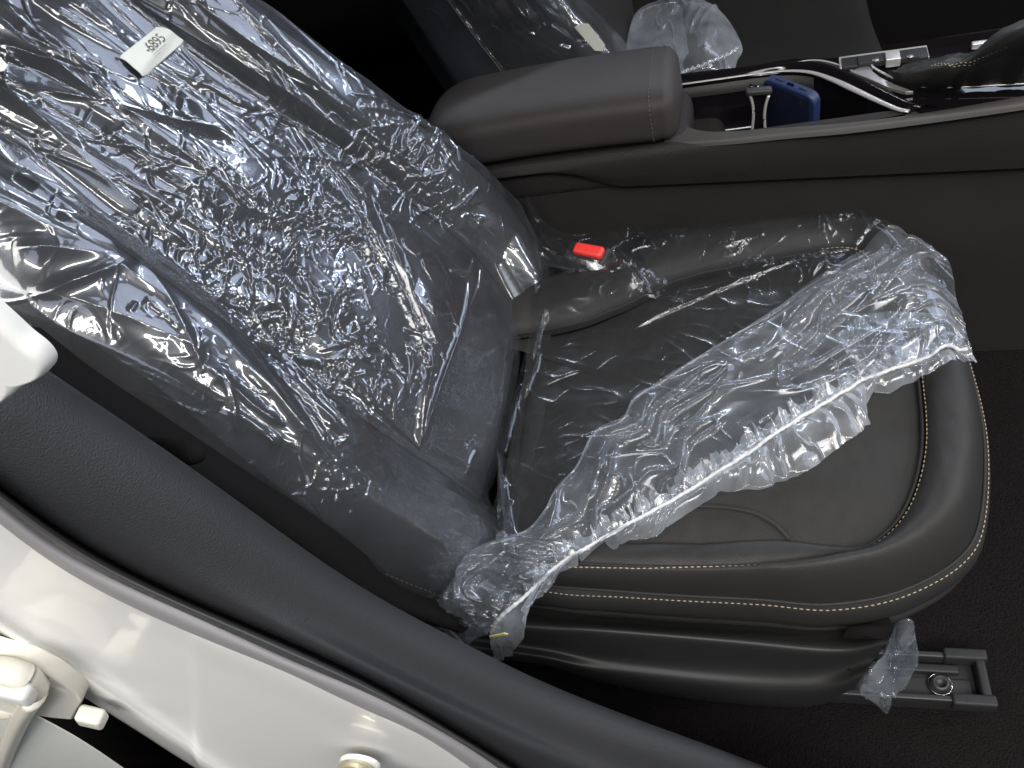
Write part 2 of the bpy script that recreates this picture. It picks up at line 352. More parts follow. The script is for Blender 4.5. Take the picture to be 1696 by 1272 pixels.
# skirt below the piping
sk = [S1 + [0, 0, -.002], S1 + out2 * .008 + [0, 0, -.012], S1 + out2 * .009 + [0, 0, -.03], S1 + out2 * .002 + [0, 0, -.046]]
grid("side_skirt", settle(across(sk, 16)), M_LEATHER, seat)
sk = [S1 + out2 * .001 + [0, 0, -.046], S1 + out2 * .004 + [0, 0, -.052], S1 + out2 * .0 + [0, 0, -.060], S1 - out2 * .03 + [0, 0, -.066]]
grid("lower_band", across(sk, 10), M_LEATHER, seat)
def zc(x, y):
    """cushion height under (x,y), for draping film"""
    sh = x.shape; q = np.stack([x.ravel(), y.ravel()], 1)
    def dist(C):
        C = C[::4, :2]; o = np.full(len(q), 9.)
        for p0_, p1_ in zip(C[:-1], C[1:]):
            e_ = p1_ - p0_; t_ = np.clip(((q - p0_) @ e_) / (e_ @ e_), 0, 1)
            o = np.minimum(o, np.hypot(q[:, 0] - p0_[0] - t_ * e_[0], q[:, 1] - p0_[1] - t_ * e_[1]))
        return o
    def inside(C):
        C = np.vstack([C[:, :2], C[:1, :2]])[::4]; r = np.zeros(len(q), bool)
        C = np.vstack([C, C[:1]])
        for (x0, y0), (x1, y1) in zip(C[:-1], C[1:]):
            c = ((y0 > q[:, 1]) != (y1 > q[:, 1])); 
            if y1 != y0: r ^= c & (q[:, 0] < (x1 - x0) * (q[:, 1] - y0) / (y1 - y0) + x0)
        return r
    d0_, d1_ = dist(S0), dist(S1); in0 = inside(S0); in1 = inside(S1)
    t = d0_ / (d0_ + d1_ + 1e-6)
    z = np.where(in0, .341, np.where(in1, bol(t), .30 - np.minimum(d1_ * 1.2, .05)))
    return z.reshape(sh)
# piping and stitches
ksel = slice(0, 250)
p = tube("piping", S1[ksel] + out2[ksel] * .0015 + [0, 0, .0005], .0016, M_LEATHER, seat, seg=8)
p = tube("piping", S0[ksel] + [0, 0, .0008] - out2[ksel] * .002, .0013, M_PERF, seat, seg=8)
def stitches(name, path, nrm, mat_, parent, pitch=.0055, ln=.0036, r=.00062):
    P = np.array(path); L = np.r_[0, np.cumsum(np.linalg.norm(np.diff(P, axis=0), axis=1))]
    V = []; Fc = []
    for s in np.arange(pitch, L[-1], pitch):
        a = np.array([np.interp(s - ln / 2, L, P[:, k]) for k in range(3)]); b = np.array([np.interp(s + ln / 2, L, P[:, k]) for k in range(3)])
        T = (b - a); T /= np.linalg.norm(T) + 1e-12; A = np.cross(T, nrm); A /= np.linalg.norm(A); U = np.cross(A, T); i0 = len(V)
        for (c, rr_) in ((a, .35), (a * .7 + b * .3, 1), (a * .3 + b * .7, 1), (b, .35)):
            for j in range(5): V.append(c + (A * math.cos(j * 1.2566) + U * math.sin(j * 1.2566)) * r * rr_)
        for i in range(3):
            for j in range(5): Fc.append((i0 + i * 5 + j, i0 + i * 5 + (j + 1) % 5, i0 + i * 5 + 5 + (j + 1) % 5, i0 + i * 5 + 5 + j))
        Fc += [tuple(i0 + j for j in range(5))[::-1], tuple(i0 + 15 + j for j in range(5))]
    return stuff(mesh(name, V, Fc, mat_, parent))
def on_bol(k):      # a line running parallel to the seams at fraction k across the bolster
    o_ = []
    for i in range(NU):
        L = np.r_[0, np.cumsum(np.linalg.norm(np.diff(B[i], axis=0), axis=1))]
        o_.append([np.interp(k, L, B[i, :, c]) for c in range(3)])
    return np.array(o_) + [0, 0, .0007]
stitches("stitching", on_bol(.0062)[:168], (0, 0, 1), M_STITCH, seat)
stitches("stitching", (S1 + out2 * .0058 + [0, 0, -.0062])[:235], (0, -.7, .7), M_STITCH, seat)
cs = cr([at(1150, 838, z=.341), at(1200, 840, z=.3415), at(1250, 850, z=.3415), at(1285, 870, z=.340), at(1308, 893, z=.336)], 40)
tube("insert_seam", cs + [0, 0, .0000], .0022, M_PERF, seat, seg=8, flat=.8)
# plastic side shield
NS = 80
def vline(px, yy): return cr([at(a, b, y=yy) for a, b in px], NS)
V0 = vline([(780, 1010), (900, 1022), (1000, 1032), (1200, 1042), (1380, 1050), (1480, 1040)], -.012)
V1 = vline([(770, 1030), (900, 1040), (1000, 1045), (1200, 1062), (1380, 1078), (1470, 1062)], -.040)
V2 = vline([(770, 1052), (900, 1072), (1000, 1085), (1200, 1105), (1360, 1110), (1450, 1090)], -.036)
V3 = vline([(770, 1075), (900, 1090), (1000, 1115), (1200, 1140), (1350, 1146), (1430, 1118)], -.048)
V4 = vline([(770, 1085), (900, 1100), (1000, 1130), (1150, 1158), (1330, 1170), (1412, 1140)], -.036)
V5 = V4 + [-.004, .03, -.004]
grid("side_shield", across([V0 + [0, .02, -.02], V0, V1, V2, V3, V4, V5], 50), M_PLAST, seat)
capr = np.stack([V0[-1] + [0, .006, -.012], V0[-1], V1[-1], V2[-1], V3[-1], V4[-1], V5[-1]])
grid("shield_end", np.stack([capr, capr + [.001, .003, -.003], capr + [-.03, .02, -.03]]), M_DARK, seat)
# frame under the cushion
rbox("seat_frame", (.21, .26, .17), ((1, 0, 0), (0, 1, 0), (0, 0, 1)), (.2, .21, .07), .03, M_DARK, seat)

# --- backrest
TH = math.radians(25); BU = np.array([-math.sin(TH), 0, math.cos(TH)]); BN = np.array([math.cos(TH), 0, math.sin(TH)]); BO = np.array([0, 0, .33])
def bs(px, py, off=.01):
    d = M @ np.array([px - 848, -(py - 636), -F]); p0 = BO + BN * off; t = (p0 - CAM).dot(BN) / d.dot(BN); q = CAM + d * t
    return float((q - BO).dot(BU)), float(q[1])
FS = [-.05, 0, .07, .14, .225, .30, .365, .465, .62, .8]; FY = [.47, .492, .540, .535, .508, .482, .452, .415, .37, .33]
NSs = [-.05, .03, .11, .185, .294, .41, .46, .6, .8]; NY = [-.035, -.05, -.066, -.068, -.055, -.046, -.042, -.02, 0.01]
PW = np.array([(-.84, -.15), (-.90, -.10), (-.97, -.05), (-.98, -.012), (-.86, .022), (-.70, .024), (-.58, .010), (-.49, -.004), (-.25, .0), (0, .003), (.25, 0), (.49, -.004), (.58, .010), (.70, .026), (.86, .024), (.975, -.006), (1.03, -.05), (1.02, -.10), (.97, -.15)])
def backsurf(s, nv, off=0, prof=PW):
    c = cr(prof * [.27, 1], nv) / [.27, 1]
    wv, nn = c[:, 0], c[:, 1]
    yF = np.interp(s, FS, FY); yN = np.interp(s, NSs, NY)
    yF = np.convolve(np.pad(yF, 6, mode='edge'), np.ones(13) / 13, 'valid') if len(s) > 30 else yF
    yN = np.convolve(np.pad(yN, 6, mode='edge'), np.ones(13) / 13, 'valid') if len(s) > 30 else yN
    ym = (yF + yN) / 2; hw = (yF - yN) / 2
    Yy = ym[:, None] + hw[:, None] * wv[None]; Nn = np.repeat(nn[None], len(s), 0).copy()
    r0 = .004 - .045 * smooth(-wv, .45, .62); Nn -= np.clip((r0[None] - s[:, None]) / .034, 0, 1.6) ** 2 * .06
    Nn += (.012 * np.exp(-((s - .16) / .09) ** 2))[:, None] * np.exp(-(wv / .5) ** 4)[None]   # lumbar swell
    P = BO + BU * s[:, None, None] + BN * Nn[..., None]; P[..., 1] = Yy
    Nv = np.cross(np.gradient(P, axis=1), np.gradient(P, axis=0)); Nv /= np.linalg.norm(Nv, axis=2)[..., None] + 1e-12
    if Nv[len(s) // 2, nv // 2].dot(BN) < 0: Nv = -Nv
    return P + Nv * off, Nv, Yy, Nn
s_ = np.linspace(-.07, .78, 100)
# the backrest in its sewn panels
cp = cr(PW * [.27, 1], 190) / [.27, 1]
Pb, Nb, Yb, Nnb = backsurf(s_, 190)
jn = int(np.argmin(np.abs(cp[:, 0] + .52))); jf = int(np.argmin(np.abs(cp[:, 0] - .52)))
jo = int(np.argmin(np.abs(cp[:95, 0] + .97) + (cp[:95, 1] < -.03))); 
grid("backrest_center", Pb[:, jn:jf + 1], M_PERF, seat)
grid("backrest_bolster", Pb[:, jo:jn + 1], M_LEATHER, seat)
grid("backrest_bolster", Pb[:, jf:], M_LEATHER, seat)
grid("backrest_side", Pb[:, :jo + 1], M_DARK, seat)
for j in (jn, jf): tube("backrest_seam", Pb[:, j] + Nb[:, j] * .0005, .0015, M_LEATHER, seat, seg=6)
for dj in (1, -1): stitches("stitching", Pb[:, jo + 2 * dj] + Nb[:, jo + 2 * dj] * .0007, (0, -.7, .5), M_STITCHD, seat, pitch=.006)
for f0 in (.14, .30, .46):      # cross seams in the centre panel
    i = int(np.argmin(np.abs(s_ - f0))); tube("cross_seam", Pb[i, jn:jf + 1] + Nb[i, jn:jf + 1] * .0003, .0013, M_LEATHER, seat, seg=6)
grid("backrest_underside", np.stack([Pb[0], Pb[0] * .3 + (BO + BU * -.02 + BN * -.1 + [0, .22, 0]) * .7]), M_DARK, seat)
# rear roll of the cushion, where it tucks under the backrest
yy = np.linspace(.02, .50, 60)
def rollp(y, a):
    px0 = .030 + .012 * np.sin(y * 9)
    return np.stack([px0 - .022 * math.sin(a), y, .331 - .022 + .022 * math.cos(a) - .0 * y], -1)
grid("cushion_rear_roll", np.stack([rollp(yy, a) for a in np.linspace(-.5, 2.4, 16)], 1), M_PERF, seat)
lv = empty  # noqa
tube("recline_lever", cr([at(250, 735, y=-.10), at(285, 742, y=-.105), at(320, 752, y=-.108), at(334, 760, y=-.108)], 20), np.r_[np.linspace(.005, .0075, 16), .0075, .007, .0055, .003], M_DARK, seat, seg=14)
hb = cr([at(-80, 500, y=-.085), at(20, 575, y=-.085), at(120, 640, y=-.085), at(230, 710, y=-.085), at(330, 775, y=-.085), at(420, 830, y=-.085), at(520, 900, y=-.08), at(640, 985, y=-.07), at(760, 1030, y=-.06)], 40)
grid("hinge_cover_shade", across([hb + [0, .02, -.024], hb, hb + [0, -.006, -.012], hb + [0, .03, -.05]], 14), M_DARK, seat)  # coloured near-black to give the shaded gap beside the trim

# ================================================================== FILM OVER THE BACKREST
bf = empty("backrest_cover", (0, 0, 0), "crinkled clear plastic cover stretched over the passenger backrest", "plastic cover", "clear plastic seat covers")
ns, nvv = 860, 800
sf = np.linspace(-.03, .70, ns)
PWF = np.vstack([[(-.90, -.10), (-.965, -.055)], PW[3:-1]])
PF, NF, YF, NN = backsurf(sf, nvv, .0045, PWF)
S = np.repeat(sf[:, None], nvv, 1)
dA = np.linalg.norm(np.diff(PF, axis=1), axis=2); A = np.concatenate([np.zeros((ns, 1)), np.cumsum(dA, 1)], 1)
jc = nvv // 2; A = A - A[:, jc:jc + 1] + YF[:, jc:jc + 1]
def blob(px, py, rs, ry, pw=2):
    a, b = bs(px, py); return np.exp(-(((S - a) / rs) ** 2 + ((A - b) / ry) ** 2) ** (pw / 2))
core = (1 - .45 * smooth(S, .36, .5)) * np.clip(blob(430, 400, .13, .13, 3) + blob(600, 480, .09, .1, 3) + .8 * blob(660, 260, .07, .05) + .3 * blob(280, 260, .08, .1), 0, 1)
fine = (1 - .6 * smooth(S, .34, .46)) * np.clip(blob(470, 420, .11, .12, 3) + .9 * blob(680, 270, .05, .04) + .9 * blob(560, 560, .07, .08) + .7 * blob(530, 810, .03, .03) + .5 * blob(350, 520, .07, .07), 0, 1)
calm = 1 - .82 * np.clip(blob(830, 520, .07, .12, 3) + blob(760, 640, .05, .07) + .75 * blob(650, 850, .07, .045), 0, 1)
up = smooth(S, .28, .48)
rot = .35; Sr = S * math.cos(rot) + A * math.sin(rot); Ar = -S * math.sin(rot) + A * math.cos(rot)
rot2 = -.12; Ss = S * math.cos(rot2) + A * math.sin(rot2); As = -S * math.sin(rot2) + A * math.cos(rot2)
h = .0070 * calm * pn(S * 4.5, A * 8, 31) + .0014 * calm * pn(S * 10, A * 14, 32)
# pulled streaks running up the backrest
wA = As + .016 * pn(S * 4, A * 4, 40)
st = np.clip(up + .15, 0, 1) * calm
h += .0095 * st * (ridge(Ss * 2.0, wA * 8.5, 41) ** 4) + .0030 * st * ridge(Ss * 2.6, wA * 17, 42) ** 7
h += .0016 * st * fil(Ss * .15, wA, .030, .0014, 43)
# big loose folds with flat facets between sharp creases
h += .0065 * core * facets(wA / .07, Ss / .08, 50) + .0028 * core * facets(Sr / .036, Ar / .032, 51)
h += .0050 * core * fil(S, A, .060, .0026, 60) + .0036 * (core + .10 * calm) * fil(Sr, Ar * 1.25, .036, .0018, 65)
h += .0030 * fine * fil(S, A, .022, .0014, 70, warp=.9, gate=.25) + .0014 * fine * fil(S, A, .014, .0011, 78, warp=.9, gate=.3)
h += .0008 * (calm ** 2) * fil(S, A, .06, .0011, 85, gate=.15)
def CL(L): return [(*bs(a, b), *bs(c, d), w_, h_) for (a, b, c, d, w_, h_) in L]
cr1 = [(100, 0, 430, 190, .003, .007), (130, 10, 560, 240, .002, .004), (60, 0, 330, 165, .003, .004), (330, 20, 660, 265, .003, .005), (380, 30, 720, 330, .002, .004),
       (0, 70, 170, 135, .003, .005), (0, 145, 330, 420, .005, .009), (0, 225, 300, 470, .004, .008), (0, 262, 190, 460, .006, .013), (30, 110, 385, 240, .004, -.010), (60, 150, 380, 215, .003, .006),
       (430, 110, 560, 300, .0012, .0045), (560, 300, 700, 600, .0014, .005), (455, 120, 640, 430, .0012, .004), (640, 430, 715, 580, .0012, .004), (500, 190, 610, 330, .001, .003),
       (700, 590, 692, 745, .0022, .007), (765, 460, 700, 735, .0018, .006), (620, 330, 705, 600, .0012, .004), (735, 455, 778, 458, .0018, .004), (800, 440, 765, 520, .0012, .003),
       (190, 460, 0, 330, .004, .008), (190, 460, 60, 400, .003, .006), (190, 460, 340, 455, .003, .005), (190, 460, 480, 500, .0025, .006), (190, 460, 440, 590, .003, .007),
       (190, 460, 400, 660, .004, .009), (200, 470, 500, 765, .005, .011), (240, 480, 545, 750, .004, .009), (190, 460, 300, 640, .003, .006), (190, 460, 40, 520, .003, .005), (190, 460, 0, 450, .004, .006),
       (400, 500, 560, 740, .003, .006), (330, 560, 430, 690, .003, .008), (300, 640, 430, 730, .002, .004), (340, 700, 430, 760, .002, .004), (330, 650, 370, 740, .0015, .003),
       (470, 700, 520, 770, .0015, .004), (490, 690, 550, 760, .0015, .004), (520, 765, 555, 740, .0015, .004),
       (545, 600, 695, 745, .0018, .004), (700, 740, 800, 778, .002, .0035), (790, 740, 775, 785, .002, .003), (400, 585, 540, 600, .002, .004), (540, 600, 640, 590, .0015, .003),
       (210, 190, 380, 320, .0025, .005), (180, 215, 350, 340, .0025, .005), (380, 265, 600, 270, .0015, .004), (560, 170, 720, 210, .002, .004), (580, 190, 740, 230, .0018, .004), (600, 215, 740, 232, .0018, .004)]
for k in range(110):    # short random creases through the crumpled middle
    cx, cy = RNG.normal(470, 130), RNG.normal(410, 100); an = RNG.uniform(0, 6.28); ln = RNG.uniform(15, 75)
    cr1.append((cx, cy, cx + ln * math.cos(an), cy + ln * math.sin(an), RNG.uniform(.0009, .0018), RNG.uniform(.001, .0032) * RNG.choice([1, 1, -1])))
for k in range(40):
    cx, cy = RNG.uniform(0, 560), RNG.uniform(0, 260); an = .62 + RNG.normal(0, .12); ln = RNG.uniform(60, 220)
    cr1.append((cx, cy, cx + ln * math.cos(an), cy + ln * math.sin(an), RNG.uniform(.001, .003), RNG.uniform(.001, .004) * RNG.choice([1, 1, -1])))
for k in range(26):
    cx, cy = RNG.normal(690, 60), RNG.normal(290, 55); an = -.9 + RNG.normal(0, .5); ln = RNG.uniform(20, 70)
    cr1.append((cx, cy, cx + ln * math.cos(an), cy + ln * math.sin(an), RNG.uniform(.0008, .0016), RNG.uniform(.0015, .004)))
nh = 50
h += segs(S, A, [(a, b, c, d, w_ * (1.35 if i_ < nh else 1.15), h_ * (1.25 if i_ < nh else 1)) for i_, (a, b, c, d, w_, h_) in enumerate(CL(cr1))])
h = h + .0035
h *= 1 - .8 * blob(250, 85, .050, .055, 2)
edge = np.minimum(np.arange(nvv), np.arange(nvv)[::-1])[None] / 60.
h *= .35 + .65 * np.clip(edge, 0, 1)
hl = .012 * np.tanh(h / .012)
hl = np.where(hl < -.001, -.001 + .1 * (hl + .001), hl)
lowcut = np.clip(NN, -.2, 1)
grid("film", PF + NF * hl[..., None], F_BACK, bf)

# ================================================================== FILM OVER THE CUSHION
cf = empty("cushion_cover", (0, 0, 0), "loose clear plastic cover with elastic hem bunched across the seat cushion", "plastic cover", "clear plastic seat covers")
def sp(px, py, z=.342, yn=-.055):
    p = at(px, py, z=z)
    if p[1] < yn: p = at(px, py, y=yn)
    return p
E1p = [(783, 1084), (728, 1018), (748, 963), (798, 914), (870, 885), (904, 849), (921, 817), (957, 775), (985, 722), (1031, 700), (1052, 665), (1096, 637), (1148, 602), (1273, 524), (1351, 471), (1428, 428), (1500, 398), (1540, 415)]
E2p = [(812, 1052), (826, 1028), (851, 1006), (895, 966), (939, 928), (1000, 893), (1045, 868), (1140, 815), (1190, 783), (1237, 754), (1287, 718), (1344, 683), (1407, 644), (1443, 626), (1503, 605), (1563, 584), (1602, 580)]
E3p = [(822, 1105), (865, 1052), (870, 1012), (904, 988), (928, 946), (957, 932), (1000, 895), (1013, 908), (1038, 893), (1080, 889), (1148, 845), (1195, 812), (1255, 810), (1322, 787), (1414, 729), (1441, 701), (1436, 668), (1443, 646), (1474, 648), (1545, 619), (1591, 602), (1616, 598)]
NE = 620
def wz(P, f=0.0045):      # keep a sheet above the leather
    z = zc(P[..., 0], P[..., 1]) + f; P[..., 2] = np.maximum(P[..., 2], z); return P
E1 = cr([sp(*p) for p in E1p], NE); E2 = cr([sp(*p, z=.357) for p in E2p], NE); E3 = lin([sp(*p, z=.350) for p in E3p], NE)
# (a) tight sheet over rear and far side, a Coons patch
na, nb = 420, 420
c0 = cr([sp(*p) for p in [(795, 930), (800, 870), (815, 800), (838, 720), (862, 620), (880, 540), (893, 475), (905, 432)]], na)
c1 = cr([sp(*p) for p in E2p[1:] + [(1592, 500), (1553, 425), (1506, 373)]], na)
d0_ = cr([c0[0], (c0[0] + c1[0]) / 2, c1[0]], nb)
d1_ = cr([c0[-1], sp(950, 402), sp(1020, 380, z=.35), sp(1100, 362, z=.36), sp(1200, 354, z=.365), sp(1330, 348, z=.365), sp(1430, 352, z=.36), c1[-1]], nb)
u = np.linspace(0, 1, na)[:, None, None]; v = np.linspace(0, 1, nb)[None, :, None]
Cn = (1 - v) * c0[:, None] + v * c1[:, None] + (1 - u) * d0_[None] + u * d1_[None] - ((1 - u) * (1 - v) * c0[0] + (1 - u) * v * c1[0] + u * (1 - v) * c0[-1] + u * v * c1[-1])
Cn[..., 2] = np.maximum(zc(Cn[..., 0], Cn[..., 1]) + .003, .322)
zz = Cn[..., 2].copy()
for _ in range(60):
    zz[1:-1] = .25 * zz[:-2] + .5 * zz[1:-1] + .25 * zz[2:]; zz[:, 1:-1] = .25 * zz[:, :-2] + .5 * zz[:, 1:-1] + .25 * zz[:, 2:]
Cn[..., 2] = np.maximum(zz + .001, Cn[..., 2] - .001)
x, y = Cn[..., 0], Cn[..., 1]
def pb(px, py, r, rx=None):
    q = at(px, py, z=.345); return np.exp(-(((x - q[0]) / (rx or r)) ** 2 + ((y - q[1]) / r) ** 2))
busy = np.clip(pb(1180, 400, .035, .16) + pb(1370, 400, .04, .09) + pb(1060, 460, .04, .05) + .9 * pb(1380, 440, .03, .07) + pb(1500, 450, .06, .06), 0, 1)
h = .0035 * pn(x * 11, y * 14, 81) + .0010 * pn(x * 30, y * 36, 80) + .0008 * ridge(x * 12 - y * 8, y * 30 + x * 12, 82) ** 4 + busy * (.0090 * facets(x / .045, y / .034, 83) + .0024 * facets(x / .02, y / .016, 87) + .0036 * fil(x, y, .034, .0018, 84) + .0022 * fil(x, y, .020, .0012, 86, gate=.2)) + .0005 * fil(x, y, .045, .0009, 88, gate=.15)
L2 = []
def addc(a, b, c, d, w_, h_): p, q = at(a, b, z=.345), at(c, d, z=.345); L2.append((p[0], p[1], q[0], q[1], w_, h_))
for args in [(1040, 545, 1430, 398, .003, .006), (1070, 495, 1250, 460, .002, .004), (1000, 400, 1060, 490, .0025, .008), (1020, 420, 1075, 490, .002, .006), (1060, 490, 1130, 500, .002, .005),
             (1100, 375, 1010, 430, .002, .006), (880, 600, 905, 520, .003, .008), (905, 430, 892, 500, .002, .009), (895, 580, 870, 660, .003, .005), (830, 760, 870, 640, .003, .004), (790, 850, 830, 870, .002, .006), (800, 840, 820, 880, .002, .006), (850, 830, 820, 870, .002, .005),
             (1130, 365, 1400, 380, .002, .004), (1200, 420, 1330, 385, .002, .005), (1250, 450, 1380, 410, .002, .006), (1420, 370, 1440, 400, .003, .006), (1460, 380, 1410, 410, .002, .006), (1520, 410, 1595, 520, .002, .006), (1430, 395, 1590, 500, .0015, .004), (1400, 470, 1350, 540, .003, .006), (1350, 370, 1250, 430, .0018, .005), (1000, 760, 1080, 750, .0015, .003), (900, 640, 960, 615, .0015, .003)]: addc(*args)
for k in range(26):
    cx, cy = RNG.uniform(1050, 1480), RNG.normal(405, 28); an = RNG.uniform(0, 6.28); ln = RNG.uniform(10, 45); addc(cx, cy, cx + ln * math.cos(an), cy + ln * math.sin(an), RNG.uniform(.0008, .002), RNG.uniform(.001, .004))
for k in range(25):
    cx, cy = RNG.uniform(880, 1150), RNG.uniform(560, 840); an = RNG.normal(-.5, .5); ln = RNG.uniform(8, 40); addc(cx, cy, cx + ln * math.cos(an), cy + ln * math.sin(an), .001, RNG.uniform(.0006, .0014))
h += segs(x, y, L2)
Cn[..., 2] += np.maximum(h, -.0015)
grid("film", Cn, F_SEAT, cf)
# (b) the loose fold between fold edge and elastic
nw = 150
v = np.linspace(0, 1, nw); uu = np.linspace(0, 1, NE)
P = E1[:, None] * (1 - v)[None, :, None] + E2[:, None] * v[None, :, None]
wl = np.linalg.norm(E2 - E1, axis=1)
U = (np.r_[0, np.cumsum(np.linalg.norm(np.diff(E2, axis=0), axis=1))])[:, None] + 0 * v[None]
W = wl[:, None] * v[None]
P[..., 2] += (np.minimum(wl * .28, .03)[:, None]) * (np.sin(np.pi * v ** .7) ** .8)[None]
wz(P, .006)
D = .016 * facets(U / .10 - W / .1, W / .07, 91) + .0022 * facets(U / .06, W / .05, 92) + .0042 * fil(U * .6, W * 1.2, .060, .0020, 93, gate=.25) + .0014 * fil(U * 1.2, W, .040, .0013, 94, gate=.1)
D += .0080 * ridge(U * 4 + 3, W * 16 + U * 5, 98) ** 5 + .0045 * ridge(U * 7, W * 26 - U * 6, 99) ** 6
D += .0028 * np.exp(-((1 - v)[None] * wl[:, None]) / .010) * np.sin(U * 330 + 9 * pn(U * 22, W * 10, 95)) * (.4 + pn(U * 14, U * 0, 96))
nearg = smooth(.16 - U, -.02, .08)
D += nearg * (.010 * facets(U / .018, W / .03, 96) + .004 * fil(U * 1.3, W * .6, .014, .0011, 97))
P[..., 2] += D * np.clip(v * 14, 0, 1)[None] ; P[..., 1] -= D * .6; wz(P, .005)
grid("loose_fold", P, F_FOLD, cf)
# rolled edge of the fold
tube("fold_edge", E1 + np.stack([.001 * pn(U[:, 0] * 60, U[:, 0] * 0, 98)] * 3, 1) + [0, 0, .004], .0011, F_HEM, cf, seg=6)
# (c) the gathered hem below the elastic
nw = 70; v = np.linspace(0, 1, nw)
P = E2[:, None] * (1 - v)[None, :, None] + E3[:, None] * v[None, :, None]
wl = np.linalg.norm(E3 - E2, axis=1); U = U[:, :1] + 0 * v[None]; W = wl[:, None] * v[None]
gat = np.sin(U * 300 + 10 * pn(U * 18, W * 0, 101) + 2.0 * pn(U * 50, W * 30, 102)) * (.35 + 1.1 * np.abs(pn(U * 13, W * 8, 105)))
D = (.0045 * np.sqrt(v) * (1 - .4 * v))[None] * gat + .013 * v[None] * facets(U / .05, W / .035, 103) + .0034 * fil(U, W * .6, .026, .0013, 104) + .008 * (np.sin(np.pi * v) * np.minimum(wl / .04, 1)[:, None])
P[..., 2] += D; P[..., 0] += .0025 * gat * v[None] * np.cos(U * 90); P[..., 1] += -D * .3; wz(P, .003)
grid("gathered_hem", P, F_HEM, cf)
# (d) short ruffle standing above the elastic
nw = 40; v = np.linspace(0, 1, nw)
wid = (.010 + .012 * np.abs(pn(uu * 55, uu * 0 + .5, 110)) + .008 * (np.sin(uu * 260) > .3)) * smooth(uu, .05, .2)
P = E2[:, None] + np.array([-.35, .75, .30])[None, None] * (wid[:, None] * v[None])[..., None]
U = U[:, :1] + 0 * v[None]
P[..., 2] += .0045 * v[None] * np.sin(U * 420 + 3 * pn(U * 40, U * 0, 111)) + .004 * v[None] * crumple(U, U * 0 + v[None] * .02, .012, 112)
P[..., 0] += .003 * v[None] * np.sin(U * 300); wz(P, .004)
grid("ruffle", P, F_HEM, cf)
# (e) second lap of film at the front corner
K1 = cr([sp(*p, z=.36) for p in [(1383, 556), (1400, 545), (1430, 524), (1500, 518), (1560, 525), (1596, 540)]], 160); K2 = cr([sp(*p, z=.362) for p in [(1408, 600), (1425, 604), (1443, 612), (1503, 598), (1563, 580), (1600, 577)]], 160)
v = np.linspace(0, 1, 60); P = K1[:, None] * (1 - v)[None, :, None] + K2[:, None] * v[None, :, None]; U = np.linspace(0, .16, 160)[:, None] + 0 * v; W = .04 * v[None] + 0 * U
D = .005 * facets(U / .025, W / .02, 120) + .003 * fil(U, W, .018, .0012, 121) + .006 * np.sin(np.pi * v)[None]; P[..., 2] += D; P[..., 1] -= .5 * D; wz(P, .006)
grid("front_lap", P, F_FOLD, cf)
# the elastic cord itself
ec = E2.copy(); ec[:, 2] = np.maximum(ec[:, 2], zc(ec[:, 0], ec[:, 1]) + .006) + .002
ec += .0012 * np.stack([pn(uu * 30, uu * 0 + 3, 99), pn(uu * 26, uu * 0, 98), pn(uu * 34, uu * 0, 97)], 1)
tube("elastic_cord", ec[8:], .0019 * (1 + .15 * np.sin(uu[8:] * 500)), M_CORD, cf, seg=8)
tube("tail", cr([E2[-1] + [0, 0, .004], sp(1608, 588), sp(1617, 600)], 14), np.linspace(.004, .001, 14), F_HEM, cf, seg=8, flat=.4)
# near-side drape joining both covers
G1 = cr([sp(560, 850, yn=-.08), sp(620, 900, yn=-.08), sp(690, 960, yn=-.075), sp(730, 1025, yn=-.07)], 120); G2 = cr([sp(700, 790, z=.36), sp(760, 850, z=.36), sp(800, 900), sp(815, 960, yn=-.06)], 120)
v = np.linspace(0, 1, 90); P = G1[:, None] * (1 - v)[None, :, None] + G2[:, None] * v[None, :, None]; U = np.linspace(0, .22, 120)[:, None] + 0 * v; W = .12 * v[None] + 0 * U
D = .004 * facets(U / .05, W / .04, 130) + .002 * fil(U, W, .03, .0013, 131) + .010 * np.sin(np.pi * v)[None]; P[..., 2] += D; P[..., 1] -= .8 * D
grid("side_drape", P, F_SEAT, cf)
b0 = cr([sp(870, 322, z=.40), sp(905, 368, z=.385), sp(945, 384, z=.375), sp(1010, 384, z=.37), sp(1065, 372, z=.37)], 120); b1 = cr([sp(893, 445, z=.36), sp(930, 452, z=.355), sp(975, 455, z=.355), sp(1030, 472), sp(1075, 492)], 120)
v = np.linspace(0, 1, 70); P = b0[:, None] * (1 - v)[None, :, None] + b1[:, None] * v[None, :, None]; U = np.linspace(0, .14, 120)[:, None] + 0 * v; W = .07 * v[None] + 0 * U
D = .006 * facets(U / .03, W / .025, 135) + .003 * fil(U, W, .025, .0013, 136) + .014 * np.sin(np.pi * v)[None] * np.exp(-((U - .07) / .03) ** 2); P[..., 2] += np.maximum(D, -.002)
grid("buckle_drape", P, F_SEAT, cf)
tg = rbox("cover_tag", at(826, 1052, y=-.085), ((.9, 0, .45), (0, 1, .2), (-.45, -.2, .9)), (.009, .0006, .0025), .0005, M_YEL, cf)

